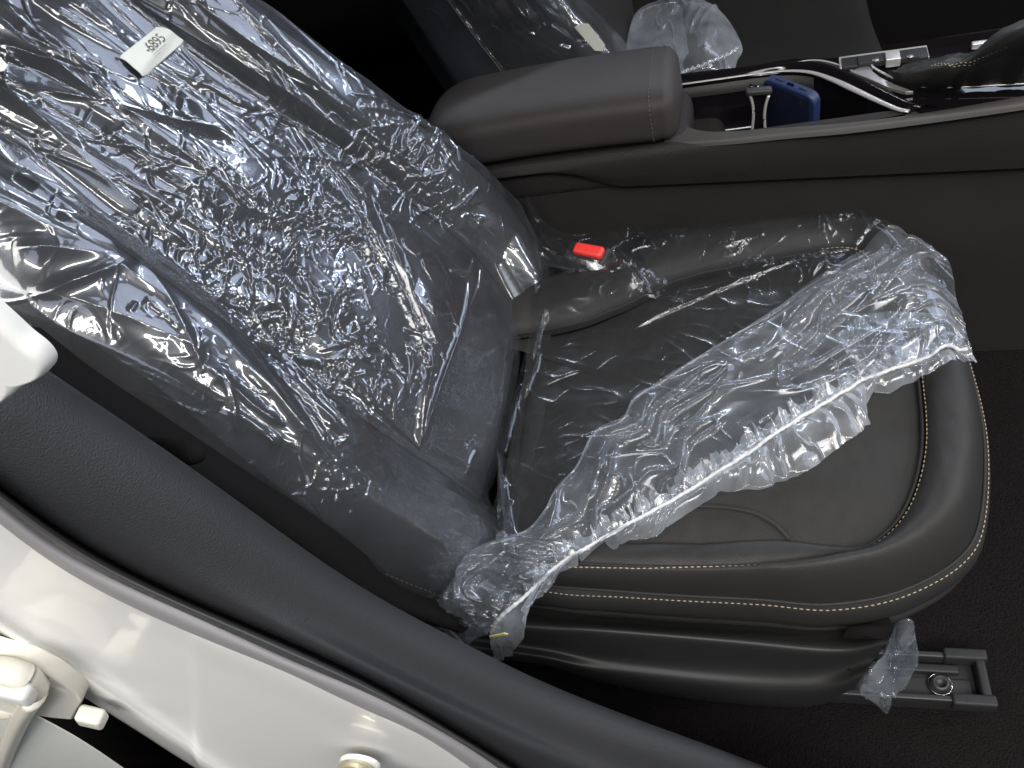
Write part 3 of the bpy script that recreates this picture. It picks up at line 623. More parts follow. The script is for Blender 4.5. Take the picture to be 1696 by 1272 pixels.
# ================================================================== LABELS ON THE COVERS
def paper(name, corners, nrm_px_off, label, text=None, top=None):
    c = [np.array(q) for q in corners]
    o = empty(name, (0, 0, 0), label, "label", "paper labels on the plastic covers")
    n = 24; u = np.linspace(0, 1, n)[:, None, None]; v = np.linspace(0, 1, n)[None, :, None]
    P = (1 - u) * (1 - v) * c[0] + u * (1 - v) * c[1] + u * v * c[2] + (1 - u) * v * c[3]
    nn = np.cross(c[1] - c[0], c[3] - c[0]); nn /= np.linalg.norm(nn)
    if nn.dot(CAM - c[0]) < 0: nn = -nn
    P = P + nn * (.0025 * np.sin(np.pi * u * 1.1) + .0006 * np.sin(9 * u + 5 * v))
    # round the corners by pulling them in
    cc = P.mean((0, 1))
    for (i, j) in ((0, 0), (0, -1), (-1, 0), (-1, -1)): P[i, j] = P[i, j] * .93 + cc * .07
    sheet = grid("sheet", np.concatenate([P, P[::-1] - nn * .0004]), M_PAPER, o)
    return o, P, nn
lc = [BO + BU * a[0] + BN * .010 + np.array([0, a[1], 0]) for a in [bs(196, 95, .010), bs(238, 128, .010), bs(306, 68, .010), bs(262, 43, .010)]]
lab, LP, ln_ = paper("paper_label", lc, 0, "white paper sticker printed 6895 stuck on the film of the near backrest")
def put_text(txt, size, o_uv, parent, m):
    cu = bpy.data.curves.new("printed_number", 'FONT'); cu.body = txt; cu.size = 1; cu.extrude = 0
    to = bpy.data.objects.new("tmp", cu); COL.objects.link(to); bpy.context.view_layer.update()
    me = bpy.data.meshes.new_from_object(to.evaluated_get(bpy.context.evaluated_depsgraph_get())); bpy.data.objects.remove(to)
    X = lc[3] - lc[0]; X /= np.linalg.norm(X); Yv = lc[0] - lc[1]; Yv -= Yv.dot(X) * X; Yv /= np.linalg.norm(Yv)
    for v_ in me.vertices:
        q = lc[0] + X * (o_uv[0] + v_.co.x * size) - Yv * (o_uv[1] - v_.co.y * size)
        # ride on the curved sheet
        t = np.argmin(((LP - q) ** 2).sum(-1)); s0 = LP.reshape(-1, 3)[t]; q = q + ln_ * ((s0 - q).dot(ln_) + .0006)
        v_.co = Vector(q)
    me.materials.clear(); me.materials.append(m); o = bpy.data.objects.new("printed_number", me); COL.objects.link(o); o.parent = parent
W_ = np.linalg.norm(lc[3] - lc[0])
put_text("-6895", .0125, (W_ * .42, .0125), lab, M_INK)
def inkline(u0, u1, vv, r=.0003):
    P = np.array([LP[int(vv * 23), int(u * 23)] for u in np.linspace(u0, u1, 8)]) + ln_ * .0004
    return tube("text_line", P, r, M_INK2, lab, seg=5, flat=.3, up=tuple(ln_))
for vv in (.5, .58, .66, .74): inkline(.42, .62 + .1 * math.sin(vv * 40), vv)
l2 = empty("paper_label", (0, 0, 0), "small curled cream sticker on the film of the far driver seat", "label", "paper labels on the plastic covers")
pa = [at(*p, y=.83) for p in [(951, 45), (962, 38), (975, 40), (1002, 74), (999, 85), (985, 84)]]
slab("sheet", pa, .0008, M_PAPER, l2, bev=.0004, nrm=(.2, -.8, .4))
l3 = empty("paper_label", (0, 0, 0), "white sticker cut by the left picture edge on the backrest film", "label", "paper labels on the plastic covers")
pa = [BO + BU * a[0] + BN * .018 + np.array([0, a[1], 0]) for a in [bs(-30, 92, .018), bs(4, 98, .018), bs(14, 108, .018), bs(8, 117, .018), bs(-30, 124, .018)]]
slab("sheet", pa, .0006, M_PAPER, l3, bev=.0004, nrm=BN)

# ================================================================== SEAT BELT BUCKLE
bk = empty("seat_belt_buckle", (0, 0, 0), "black seat belt buckle with red release button beside the cushion", "seat belt buckle")
bc = at(975, 416, z=.372); ux = at(1000, 421, z=.369) - at(950, 412, z=.372); ux /= np.linalg.norm(ux); uy = np.cross((0, -.25, 1), ux)
rbox("release_button", bc + [0, 0, .000], (ux, uy, np.cross(ux, uy)), (.0205, .0085, .006), .0045, M_RED, bk)
rbox("housing", bc - np.cross(ux, uy) * .016 - ux * .004, (ux, uy, np.cross(ux, uy)), (.030, .015, .015), .006, M_PLAST, bk)
rbox("stalk", bc - ux * .055 - np.array([0, 0, .03]), (ux, uy, np.cross(ux, uy)), (.04, .010, .004), .003, M_PLAST, bk)

# ================================================================== SEAT RAIL
rl = empty("seat_rail", (0, 0, 0), "dark steel seat rail bolted to the carpet in front of the side shield", "seat rail")
def rp(px, py, z): return at(px, py, z=z)
x0, x1 = .10, .505
for yv, nm in ((.022, "rail_flange"), (.072, "rail_flange")): rbox(nm, ((x0 + x1) / 2, yv, .020), ((1, 0, 0), (0, 1, 0), (0, 0, 1)), ((x1 - x0) / 2, .0035, .014), .002, M_RAIL, rl)
rbox("rail_bed", ((x0 + x1) / 2, .047, .010), ((1, 0, 0), (0, 1, 0), (0, 0, 1)), ((x1 - x0) / 2, .022, .004), .001, M_RAIL, rl)
rbox("inner_rail", (.30, .060, .018), ((1, 0, 0), (0, 1, 0), (0, 0, 1)), (.19, .005, .006), .002, M_PLAST, rl)
rbox("mounting_plate", (.455, .040, .0165), ((1, 0, 0), (0, 1, 0), (0, 0, 1)), (.045, .010, .002), .001, M_RAIL, rl)
for yv in (.021, .073): rbox("end_cap", (.497, yv, .028), ((1, 0, 0), (0, 1, 0), (0, 0, 1)), (.022, .0065, .010), .003, M_TRIM, rl)
rbox("end_stop", (.511, .047, .022), ((1, 0, 0), (0, 1, 0), (0, 0, 1)), (.005, .026, .013), .003, M_TRIM, rl)
def ringtube(name, c, n, R, r, m, parent, seg=24, s2=8, sq=1):
    n = np.array(n, float); n /= np.linalg.norm(n); a = np.cross(n, (0, 0, 1)) if abs(n[2]) < .9 else np.cross(n, (1, 0, 0)); a /= np.linalg.norm(a); b = np.cross(n, a)
    t = np.linspace(0, 2 * np.pi, seg, endpoint=False); G = []
    for q in t:
        d = a * math.cos(q) + b * math.sin(q)
        G.append([np.array(c) + d * (R + r * math.cos(k)) + n * r * math.sin(k) for k in np.linspace(0, 2 * np.pi, s2, endpoint=False)])
    return grid(name, np.array(G), m, parent, cu=True, cv=True)
def disc(name, c, n, prof, m, parent, seg=28):
    """lathe: prof = list of (radius, height along n)"""
    n = np.array(n, float); n /= np.linalg.norm(n); a = np.cross(n, (0, 0, 1)) if abs(n[2]) < .9 else np.cross(n, (1, 0, 0)); a /= np.linalg.norm(a); b = np.cross(n, a)
    t = np.linspace(0, 2 * np.pi, seg, endpoint=False)
    G = np.array([[np.array(c) + (a * math.cos(q) + b * math.sin(q)) * max(r, 1e-5) + n * z for q in t] for r, z in prof])
    return grid(name, G, m, parent, cv=True)
bt = disc("bolt", (.468, .042, .019), (0, 0, 1), [(.0135, 0), (.0135, .002), (.010, .003), (.010, .008), (.007, .0095), (.006, .0095), (.0055, .004), (0, .004)], M_RAIL, rl)
ringtube("washer", (.468, .042, .0205), (0, 0, 1), .012, .0012, M_STEEL, bt)

# ================================================================== BAG SCRAP BY THE RAIL
bag = empty("plastic_bag", (0, 0, 0), "small crumpled clear plastic bag hanging over the seat rail under the cushion", "plastic bag")
op = [(1489, 1029), (1511, 1027), (1516, 1055), (1521, 1087), (1512, 1112), (1499, 1138), (1478, 1152), (1467, 1176), (1446, 1162), (1424, 1146), (1436, 1119), (1450, 1100), (1466, 1082), (1476, 1052)]
ol = cr([at(a, b, y=-.005 + .03 * math.sin(b / 23.)) for a, b in op], 300, closed=True)
def puff(outl, th, seed, f, nm, m, parent, dirn=(0, -.8, .5), size=.03):
    n_r = 110
    outl = np.array(outl); c = outl.mean(0); r = np.linspace(0, 1, n_r); dirn = np.array(dirn, float); dirn /= np.linalg.norm(dirn)
    for sgn in (1, -1):
        P = c + (outl[:, None] - c) * r[None, :, None]
        q = P @ np.array([1, 0, 0]); s = P @ np.array([0, .3, 1.])
        D = th * np.sqrt(np.clip(1 - r ** 2, 0, 1))[None] + f * facets(q / size, s / size, seed + (sgn > 0)) * (1 - r ** 8)[None] + f * .45 * fil(q, s, size * .9, .0014, seed + 5)
        P = P + dirn * (sgn * D)[..., None]
        grid(nm, P, m, parent, cu=True)
puff(ol, .012, 140, .008, "film", F_BAG, bag, size=.022)

# ================================================================== CENTRE CONSOLE
con = empty("center_console", (0, 0, 0), "dark centre console with glossy black tray, chrome trim and gear shifter", "console")
xs = np.linspace(-.30, .95, 90)
def xl(y, z): return np.stack([xs, 0 * xs + y, (z(xs) if callable(z) else 0 * xs + z)], 1)
crz = lambda x: np.interp(x, [-.3, .02, .12, .61, .95], [.43, .416, .372, .328, .30])
crz2 = lambda x: np.interp(x, [-.3, .3, .61, .95], [.33, .345, .345, .345]) - .03
grid("side_panel", across([xl(.578, .428), xl(.572, .432), xl(.563, .430), xl(.558, .420), xl(.560, lambda x: (crz(x) + .42) / 2), xl(.566, lambda x: crz(x) + .004)], 28), M_CONS, con)
grid("lower_side_panel", across([xl(.570, lambda x: crz(x) + .004), xl(.577, lambda x: crz(x) - .004), xl(.579, lambda x: crz(x) - .03), xl(.575, .2), xl(.575, .1), xl(.57, 0)], 24), M_CONS, con)
# top rim strip, lighter, near side
def T(px, py, z=.432): return at(px, py, z=z)
rim = cr([T(1100, 236), T(1200, 231), T(1300, 221), T(1400, 212), T(1520, 197), T(1640, 180), T(1720, 168)], 60)
rim2 = cr([T(1112, 196), T(1140, 212), T(1180, 219), T(1260, 215), T(1400, 205), T(1520, 190), T(1640, 170), T(1720, 156)], 60)
grid("tray_rim", across([rim + [0, -.003, -.006], rim + [0, .0, .000], rim * .5 + rim2 * .5 + [0, 0, .002], rim2 + [0, 0, .001], rim2 + [0, .003, -.006]], 16), M_CONRIM, con)
# tray bin: far chrome edge and dark inside
ch1 = cr([T(1090, 149), T(1128, 143), T(1200, 133), T(1250, 126), T(1300, 121), T(1340, 123), T(1375, 134), T(1410, 150), T(1450, 169), T(1485, 184), T(1505, 188)], 90)
near1 = cr([T(1090, 205), T(1125, 205), T(1160, 217), T(1260, 214), T(1330, 210), T(1400, 204), T(1440, 199), T(1470, 195), T(1490, 192), T(1502, 190), T(1508, 189)], 90)
gp = np.clip((np.linalg.norm(ch1 - near1, axis=1)[:, None] - .004) / .06, 0, 1) * [[0, 0, 1]]; near1 = near1 + [0, .003, 0]
fw = [ch1, ch1 + gp * -.012, ch1 * .97 + near1 * .03 - gp * .04, ch1 * .9 + near1 * .1 - gp * .075, (ch1 + near1) / 2 - gp * .08, near1 * .9 + ch1 * .1 - gp * .075, near1 - gp * .03, near1 - gp * .004]
grid("tray_bin", across(fw, 40), M_GLOSS, con)
uw = np.stack([ch1[:52] + [0, -.001, -.003], ch1[:52] + [0, -.003, -.018]]); grid("tray_lip", across([uw[0], uw[0] * .5 + uw[1] * .5 + [0, -.002, 0], uw[1]], 6), M_CONRIM, con)
wch = np.r_[np.linspace(.0017, .0020, 40), np.linspace(.0020, .0046, 25), np.linspace(.0046, .003, 25)]
tube("chrome_trim", ch1 + [0, 0, .003], wch, M_CHROME, con, seg=12, flat=.55)
# glossy top deck beyond the chrome
ch2 = cr([T(1090, 135), T(1180, 124), T(1240, 117), T(1298, 113), T(1343, 106), T(1379, 111), T(1420, 128), T(1460, 148), T(1500, 170), T(1530, 182), T(1560, 183)], 90)
grid("deck_inner", across([ch1 + [0, 0, .000], ch1 * .5 + ch2 * .5 + [0, 0, .009], ch2 + [0, 0, .004]], 14), M_GLOSS, con)
tube("chrome_line", (ch2 + [0, 0, .0055])[38:66], np.r_[np.linspace(.0004, .0016, 10), np.full(8, .0016), np.linspace(.0016, .0005, 10)], M_CHROME, con, seg=8, flat=.6)
ch3 = cr([T(1465, 110), T(1448, 112), T(1442, 118), T(1452, 128), T(1478, 141), T(1508, 152), T(1540, 157), T(1600, 156), T(1660, 153), T(1720, 150)], 90)
farl = cr([T(1090, 128), T(1180, 118), T(1250, 110), T(1300, 100), T(1350, 98), T(1400, 94), T(1450, 88), T(1500, 82), T(1560, 78), T(1640, 72), T(1720, 60)], 90)
deck2 = cr([T(1090, 135), T(1180, 124), T(1240, 117), T(1298, 113), T(1343, 106), T(1379, 111), T(1420, 128), T(1460, 150), T(1500, 176), T(1545, 190), T(1620, 182), T(1720, 162)], 90)
grid("deck", across([deck2 + [0, 0, .000], deck2 * .66 + farl * .34 + [0, 0, .003], deck2 * .33 + farl * .67 + [0, 0, .003], farl + [0, 0, 0], farl + [0, .01, -.02], farl + [0, .012, -.12]], 30), M_GLOSS, con)
tube("shifter_surround", ch3 + [0, 0, .010], np.r_[np.linspace(.0008, .0018, 20), np.full(70, .0018)], M_CHROME, con, seg=10, flat=.6)
sv = [T(1408, 122, .437), T(1425, 114, .437), T(1447, 113, .437), T(1443, 120, .437), T(1455, 130, .437), T(1482, 144, .437), T(1512, 155, .437), T(1500, 156, .437), T(1470, 148, .437), T(1440, 134, .437)]
slab("silver_insert", np.array(sv) + [0, 0, .003], .004, M_SILV, con, bev=.001)
# switch strip
def deckbox(nm, px, py, hx, hy, hz, m, z=.440, rot_=None, parent=con, r=.0015):
    a = T(1400, 100) ; b = T(1520, 84); u_ = (b - a) / np.linalg.norm(b - a); return rbox(nm, T(px, py, z), (u_, np.cross((0, 0, 1), u_), (0, 0, 1)), (hx, hy, hz), r, m, parent)
deckbox("switch_bezel", 1462, 97, .052, .0145, .003, M_CHROME, z=.438)
sp_ = deckbox("switch_panel", 1464, 98, .050, .0125, .003, M_PLAST, z=.440)
deckbox("parking_brake_switch", 1447, 100, .019, .010, .004, M_TRIM, z=.442)
deckbox("auto_hold_switch", 1505, 94, .012, .009, .004, M_TRIM, z=.442)
deckbox("silver_paddle", 1478, 98, .0085, .010, .006, M_CHROME, z=.443)
for px, py in ((1450, 99), (1507, 93)): disc("switch_symbol", T(px, py, .4466), (0, 0, 1), [(.0042, 0), (.0042, .0003), (0, .0003)], M_SILV, con, seg=16)
deckbox("lock_release", 1624, 74, .010, .004, .004, M_CHROME, z=.44)
# gear gaiter (leather) rising to the right
gb = [[T(1463, 121, .436), T(1480, 138, .436), T(1520, 148, .436), T(1580, 149, .436), T(1650, 145, .436), T(1730, 141, .436)],
      [T(1475, 118, .45), T(1500, 125, .455), T(1545, 132, .46), T(1600, 132, .462), T(1660, 125, .465), T(1730, 115, .47)],
      [T(1480, 116, .45), T(1520, 112, .465), T(1560, 112, .48), T(1610, 108, .49), T(1665, 90, .51), T(1730, 70, .53)],
      [T(1485, 114, .45), T(1525, 104, .46), T(1560, 100, .47), T(1600, 96, .49), T(1650, 62, .53), T(1730, 30, .56)],
      [T(1500, 105, .44), T(1530, 100, .44), T(1565, 96, .45), T(1610, 90, .46), T(1655, 55, .50), T(1730, 20, .53)]]
G = across([cr(c, 110) for c in gb], 60)
gx, gy = G[..., 0], G[..., 1] + G[..., 2]
G[..., 2] += .004 * crumple(gx, gy, .03, 150) + .002 * ridge(gx * 20, gy * 60, 151) ** 2
gt = grid("gear_gaiter", G, M_LEATHER, con)
stitches("stitching", G[30:110, 32] + [0, 0, .001], (0, -.3, 1), M_STITCH, con, pitch=.006)
stitches("stitching", G[30:110, 35] + [0, 0, .001], (0, -.3, 1), M_STITCH, con, pitch=.006)
# deck marks: cup divider clip
cl_y = .600
for pts in ([(1240, 152), (1246, 170), (1248, 190), (1245, 222)], [(1273, 158), (1268, 175), (1266, 195), (1268, 220)]):
    tube("divider_wire", cr([at(a, b, y=cl_y + .01) for a, b in pts], 24), .0019, M_CHROME, con, seg=10)
slab("divider_plate", [at(a, b, y=cl_y + .015) for a, b in [(1241, 143), (1274, 150), (1268, 175), (1266, 222), (1249, 222), (1248, 180)]], .006, M_GLOSS, con, nrm=(0, -1, 0))
rbox("divider_top", at(1257, 151, y=cl_y + .012), ((1, 0, -.1), (0, 1, 0), (.1, 0, 1)), (.016, .006, .004), .003, M_PLAST, con)
# armrest lid
arm_n = 70
def arm_sec(x, hy, hz, yc, zc_, e=4.0):
    t = np.linspace(0, 2 * np.pi, 72, endpoint=False); c, s = np.cos(t), np.sin(t)
    return np.stack([0 * t + x, yc + hy * np.sign(c) * np.abs(c) ** (2 / e), zc_ + hz * np.sign(s) * np.abs(s) ** (2 / e)], 1)
rows = []
for i in range(arm_n):
    q = i / (arm_n - 1); x_ = -.150 + .362 * q
    e0 = min(1, max(0, (x_ + .150) / .09)); e1 = min(1, max(0, (.212 - x_) / .028))
    k = (1 - (1 - e0) ** 2.2) ** .5 * (1 - (1 - e1) ** 2.6) ** .42
    k = max(k, .02)
    hy = (.078) * (.35 + .65 * k if x_ < 0 else k ** .8); hz = .0365 * k
    rows.append(arm_sec(x_, hy, hz, .630 + .012 * (1 - e0), .468 + .006 * math.sin(q * 3)))
AR = np.array(rows)
seam = int((.186 + .150) / .362 * (arm_n - 1))
AR[seam, :, 1:] = AR[seam, :, 1:] * .975 + np.array([.63, .468]) * .025
arm = grid("armrest", AR, M_LEATHER2, con, cv=True)
stitches("stitching", (AR[seam - 2, 5:60] + [0, 0, 0]) + (AR[seam - 2, 5:60] - [.17, .63, .468]) * [0, .012, .012], (1, 0, 0), M_STITCHD, con, pitch=.006, ln=.004)
rbox("armrest_base", (.02, .635, .40), ((1, 0, 0), (0, 1, 0), (0, 0, 1)), (.20, .060, .04), .02, M_CONS, con)
rbox("console_core", (.0, .66, .19), ((1, 0, 0), (0, 1, 0), (0, 0, 1)), (.26, .075, .19), .02, M_CONS, con)
rbox("console_far_side", (.55, .735, .2), ((1, 0, 0), (0, 1, 0), (0, 0, 1)), (.36, .01, .2), .006, M_CONS, con)

# ================================================================== PHONE
ph = empty("mobile_phone", (0, 0, 0), "mobile phone in navy blue case standing on end in the console tray", "phone")
A0 = at(1272, 125, y=.655); A1 = at(1350, 156, y=.607)
wv_ = A1 - A0; Wp = np.linalg.norm(wv_); wv_ /= Wp
dn = at(1372, 206, y=.60) - A1; dn -= dn.dot(wv_) * wv_; dn /= np.linalg.norm(dn); nv_ = np.cross(wv_, dn)
if nv_.dot(CAM - A0) < 0: nv_ = -nv_
Lp = .13; pc = (A0 + A1) / 2 + dn * Lp / 2 - nv_ * .0
hw_, hl_p, rc_ = Wp / 2 + .004, Lp / 2, .013
po_ = []
for q_, (sx_, sy_) in enumerate([(1, 1), (-1, 1), (-1, -1), (1, -1)]):
    for t_ in np.linspace(0, math.pi / 2, 9): po_.append(pc + nv_ * .0065 + wv_ * (sx_ * (hw_ - rc_) + rc_ * math.cos(q_ * math.pi / 2 + t_)) + dn * (sy_ * (hl_p - rc_) + rc_ * math.sin(q_ * math.pi / 2 + t_)))
slab("case", po_, .012, M_NAVY, ph, bev=.0028, nrm=nv_)
rbox("screen", pc + nv_ * .0063, (wv_, dn, nv_), (Wp / 2 - .003, Lp / 2 - .006, .0008), .0006, pbr("phone_glass", (.012, .016, .035), .15), ph)
rbox("charging_port", (A0 + A1) / 2 - dn * .0002, (wv_, nv_, dn), (.0055, .0022, .0012), .001, M_GLOSS, ph)
for k in (-.018, .018): rbox("speaker_grille", (A0 + A1) / 2 + wv_ * k - dn * .0002, (wv_, nv_, dn), (.006, .001, .0008), .0006, M_PLAST, ph)

# ================================================================== DRIVER SEAT (far)
ds = empty("front_seat", (0, 0, 0), "dark leather driver seat on the far side beyond the centre armrest", "car seat")
sd = np.linspace(0, 1, 60)
def dl(pts, y): return cr([at(*p, y=y) for p in pts], 60)
ra = dl([(610, -70), (655, 0), (705, 75), (752, 145), (790, 200)], .86); rb = dl([(625, -70), (672, 0), (722, 75), (768, 145), (805, 200)], .835)
rc = dl([(700, -70), (742, 0), (790, 65), (832, 120), (870, 180)], .825); rd = dl([(820, -70), (862, 0), (905, 55), (950, 110), (990, 170)], .83)
re = dl([(890, -70), (935, 0), (975, 50), (1015, 100), (1050, 160)], .86); rf_ = dl([(900, -70), (950, 0), (1000, 50), (1040, 100), (1080, 160)], .95); rg = rf_ + [-.02, .3, 0]
D1 = across([ra + [-.04, .04, 0], ra, rb, rc], 24); grid("backrest_side", D1, pbr("seat_leather_slate", (.030, .034, .038), .5, bump=.3, bscale=900, kind='leather'), ds)
grid("backrest_bolster", across([rc, rd, re, rf_, rg], 40), M_LEATHER, ds)
grid("backrest_rear", across([rg + [-.1, 0, 0], ra * .5 + rg * .5 + [-.12, 0, 0], ra + [-.04, .04, 0]], 16), M_LEATHER, ds)
tube("backrest_seam", rc + [0, -.001, 0], .0014, M_STITCHD, ds, seg=6)
cu = np.array([[(cx_, y, z) for y, z in ((.80, .20), (.79, .27), (.795, .33), (.82, .355), (.88, .352), (1.05, .335), (1.22, .352), (1.29, .355), (1.32, .33), (1.33, .2))] for cx_ in np.r_[np.linspace(-.02, .44, 20), .465, .482, .492, .497, .497]])
for j, dz in ((-4, .003), (-3, .010), (-2, .022), (-1, .06)): cu[j, :, 2] -= dz
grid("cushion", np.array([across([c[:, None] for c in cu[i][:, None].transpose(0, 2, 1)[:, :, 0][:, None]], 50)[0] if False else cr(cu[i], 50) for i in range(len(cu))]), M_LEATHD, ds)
rbox("seat_base", (.22, 1.06, .13), ((1, 0, 0), (0, 1, 0), (0, 0, 1)), (.2, .22, .12), .03, M_DARK, ds)
# films on the driver seat
dcov = empty("driver_seat_cover", (0, 0, 0), "clear plastic cover gathered over the far driver seat", "plastic cover", "clear plastic seat covers")
Q = across([rb + [0, -.006, 0], rc + [0, -.009, 0], rd + [0, -.010, 0], re + [.012, -.012, 0], rf_ + [.014, 0, .004]], 220)
Q = np.stack([cr(Q[:, j], 220) for j in range(220)], 1)
q1 = Q[..., 0] + .3 * Q[..., 2]; q2 = Q[..., 2]
vv = np.linspace(0, 1, 220)[None]
h = .0012 * facets(q1 / .06, q2 / .06, 160) + smooth(vv, .3, .6) * (.006 * facets(q1 / .03, q2 / .05, 161) + .004 * fil(q1, q2 * .35, .02, .0014, 162)) + .0012 * fil(q1, q2 * .5, .04, .0014, 163)
h += .0045 * np.exp(-np.abs(vv - .27) / .006) * (1 + pn(q2 * 60, q1 * 0, 164))
Q[..., 1] -= np.abs(h); Q[..., 0] += h * .4
grid("film", Q, film("clear_film_driver", rough=.07, haze=.03, refl=2.2, bump=.06, bscale=90), dcov)
pouch = empty("film_bundle", (0, 0, 0), "pale crumpled bundle of clear film lying on the driver seat cushion", "plastic film")
po = [(1040, 95), (1045, 40), (1062, 15), (1100, 2), (1142, -4), (1180, 14), (1205, 34), (1222, 60), (1230, 82), (1222, 98), (1212, 122), (1180, 128), (1130, 134), (1090, 140)]
pl_ = cr([at(a, b, z=.372 + .0 * b) for a, b in po], 400, closed=True)
puff(pl_, .03, 170, .014, "film", film("milky_film_bundle", rough=.09, haze=.15, refl=1.8, bump=.1, bscale=90), pouch, dirn=(0, -.3, 1), size=.05)
lacing = cr([at(*p, z=.41) for p in [(1128, 122), (1150, 112), (1185, 100), (1222, 80)]], 60)
tube("gathered_edge", lacing + np.stack([.002 * np.sin(np.arange(60) * 1.3), 0 * np.arange(60), .002 * np.cos(np.arange(60) * 1.1)], 1), .0025, F_HEM, pouch, seg=7)

# ================================================================== DOOR OPENING: TRIM, SEAL, BODY
pil = empty("pillar_trim", (0, 0, 0), "charcoal plastic pillar and sill trim along the door opening", "car trim")
def PX(pts, y, n=120):
    q_ = [at(*p, y=y) for p in pts]
    if n == 120: q_.append(q_[-1] + (q_[-1] - q_[-2]) / np.linalg.norm(q_[-1] - q_[-2]) * .3 + [.04, 0, .05])
    c = cr(q_, n + (40 if n == 120 else 0))
    for _ in range(60): c[1:-1] = .25 * c[:-2] + .5 * c[1:-1] + .25 * c[2:]
    return c
def RY(P, y):     # slide a curve along the sight lines to depth y, so that its outline stays
    return CAM + (P - CAM) * ((y - CAM[1]) / (P[:, 1:2] - CAM[1]))
T0 = PX([(-80, 500), (0, 560), (75, 614), (210, 700), (330, 783), (480, 893), (560, 950), (640, 1000), (740, 1050), (850, 1108), (950, 1152), (1100, 1208), (1250, 1262), (1420, 1330)], -.13)
Tm = PX([(-80, 620), (0, 680), (70, 730), (190, 810), (290, 880), (420, 965), (500, 1015), (580, 1060), (680, 1115), (800, 1175), (900, 1222), (1030, 1275), (1180, 1330), (1320, 1390)], -.165)
T1 = PX([(-80, 745), (0, 800), (35, 829), (85, 866), (141, 903), (220, 945), (300, 983), (424, 1035), (510, 1072), (598, 1113), (709, 1176), (815, 1240), (868, 1271), (960, 1330)], -.182)
grid("trim_panel", across([RY(T0 * .5 + Tm * .5, -.10), RY(T0 * .9 + Tm * .1, -.122), T0, RY(T0 * .85 + Tm * .15, -.141), RY(T0 * .5 + Tm * .5, -.155), RY(Tm, -.170), RY(Tm * .4 + T1 * .6, -.182), RY(T1, -.184), RY(T1 * .97 + Tm * .03, -.178), RY(T1 * .9 + Tm * .1, -.165)], 60), M_TRIM, pil)
T2 = PX([(-80, 770), (0, 830), (40, 870), (88, 909), (145, 940), (212, 974), (280, 1003), (354, 1035), (420, 1066), (495, 1100), (598, 1142), (656, 1170), (762, 1229), (815, 1264), (900, 1320)], -.192)
T1b = T1 + [0, -.008, 0]
seal = empty("door_seal", (0, 0, 0), "black rubber weatherstrip with pale lip along the white door frame", "weatherstrip")
T1c = PX([(-80, 752), (0, 808), (35, 838), (85, 876), (141, 913), (220, 953), (300, 992), (424, 1044), (510, 1082), (598, 1122), (709, 1186), (815, 1250), (868, 1281), (960, 1340)], -.19)
grid("rubber_strip", across([RY(T1 * .9 + Tm * .1, -.170), RY(T1 * .6 + T1c * .4, -.172), RY(T1c, -.182), RY(T1c * .75 + T2 * .25, -.191), RY(T1c * .4 + T2 * .6, -.195), RY(T2, -.192)], 30), M_RUBBER, seal)
T3 = PX([(-80, 805), (0, 866), (40, 903), (90, 938), (159, 978), (225, 1010), (300, 1043), (365, 1070), (430, 1094), (495, 1121), (598, 1175), (691, 1210), (740, 1245), (780, 1271), (860, 1325)], -.195)
grid("seal_lip", across([RY(T2 * 1.2 - T3 * .2, -.186), RY(T2, -.189), RY(T2 * .5 + T3 * .5, -.1925), RY(T3, -.192)], 14), M_SEALG, seal)
body = empty("car_body", (0, 0, 0), "white painted door frame of the car body at lower left", "car body")
R0 = PX([(-80, 990), (0, 1047), (60, 1085), (110, 1115), (177, 1158), (240, 1200), (300, 1240), (346, 1268), (420, 1315), (500, 1365), (600, 1430)], -.205)
T3e = PX([(-80, 810), (0, 868), (90, 940), (159, 980), (300, 1045), (430, 1097), (495, 1124), (598, 1177), (700, 1218), (780, 1273), (900, 1350)], -.197)
R1 = PX([(-80, 1015), (0, 1072), (60, 1112), (110, 1142), (165, 1180), (225, 1215), (280, 1252), (330, 1282), (400, 1325), (480, 1375), (580, 1440)], -.200)
R2 = R1 + [-.004, .012, -.006]
fl = across([RY(T3 * 1.4 - R0 * .4 * (T3.shape[0] > 0), -.182) * 0 + RY(T3 + (T3 - RY(R0, -.195)) * .08, -.186), RY(T3, -.1905), RY(T3 * .8 + R0 * .2, -.190), RY(T3 * .5 + R0 * .5, -.192), RY(T3 * .15 + R0 * .85, -.198), RY(R0, -.205), RY(R0 * .5 + R1 * .5, -.204), RY(R1, -.192), RY(R1 * 1.0, -.170), RY(R1 * 1.0, -.14)], 90)
rx = np.linspace(-1.7, .36, 30)  # unseen roof and lining, added to shade the far cabin
roof = lambda dz, e: np.array([[(x_, y_, 1.18 + dz + .035 * math.sin(math.pi * (y_ + .1) / 1.6) + .02 * math.sin((x_ + 1.7) / 2.06 * math.pi)) for y_ in np.linspace(-.10 + e, 1.50 - e, 30)] for x_ in rx])
ro = grid("unseen_roof", np.concatenate([roof(.03, 0), roof(0, .01)[::-1]]), M_WHITE, body)
hl_ = grid("unseen_headliner", roof(-.004, .004), M_DARK, body)
# a pressed crease across the panel
q = at(300, 1060, y=-.2); q2_ = at(330, 1272, y=-.2); dd = (q2_ - q); dd /= np.linalg.norm(dd); side = (fl[..., 0] - q[0]) * dd[2] - (fl[..., 2] - q[2]) * dd[0]
fl[..., 1] += .0035 * smooth(side, -.004, .006)
grid("frame_panel", fl, M_WHITE, body)
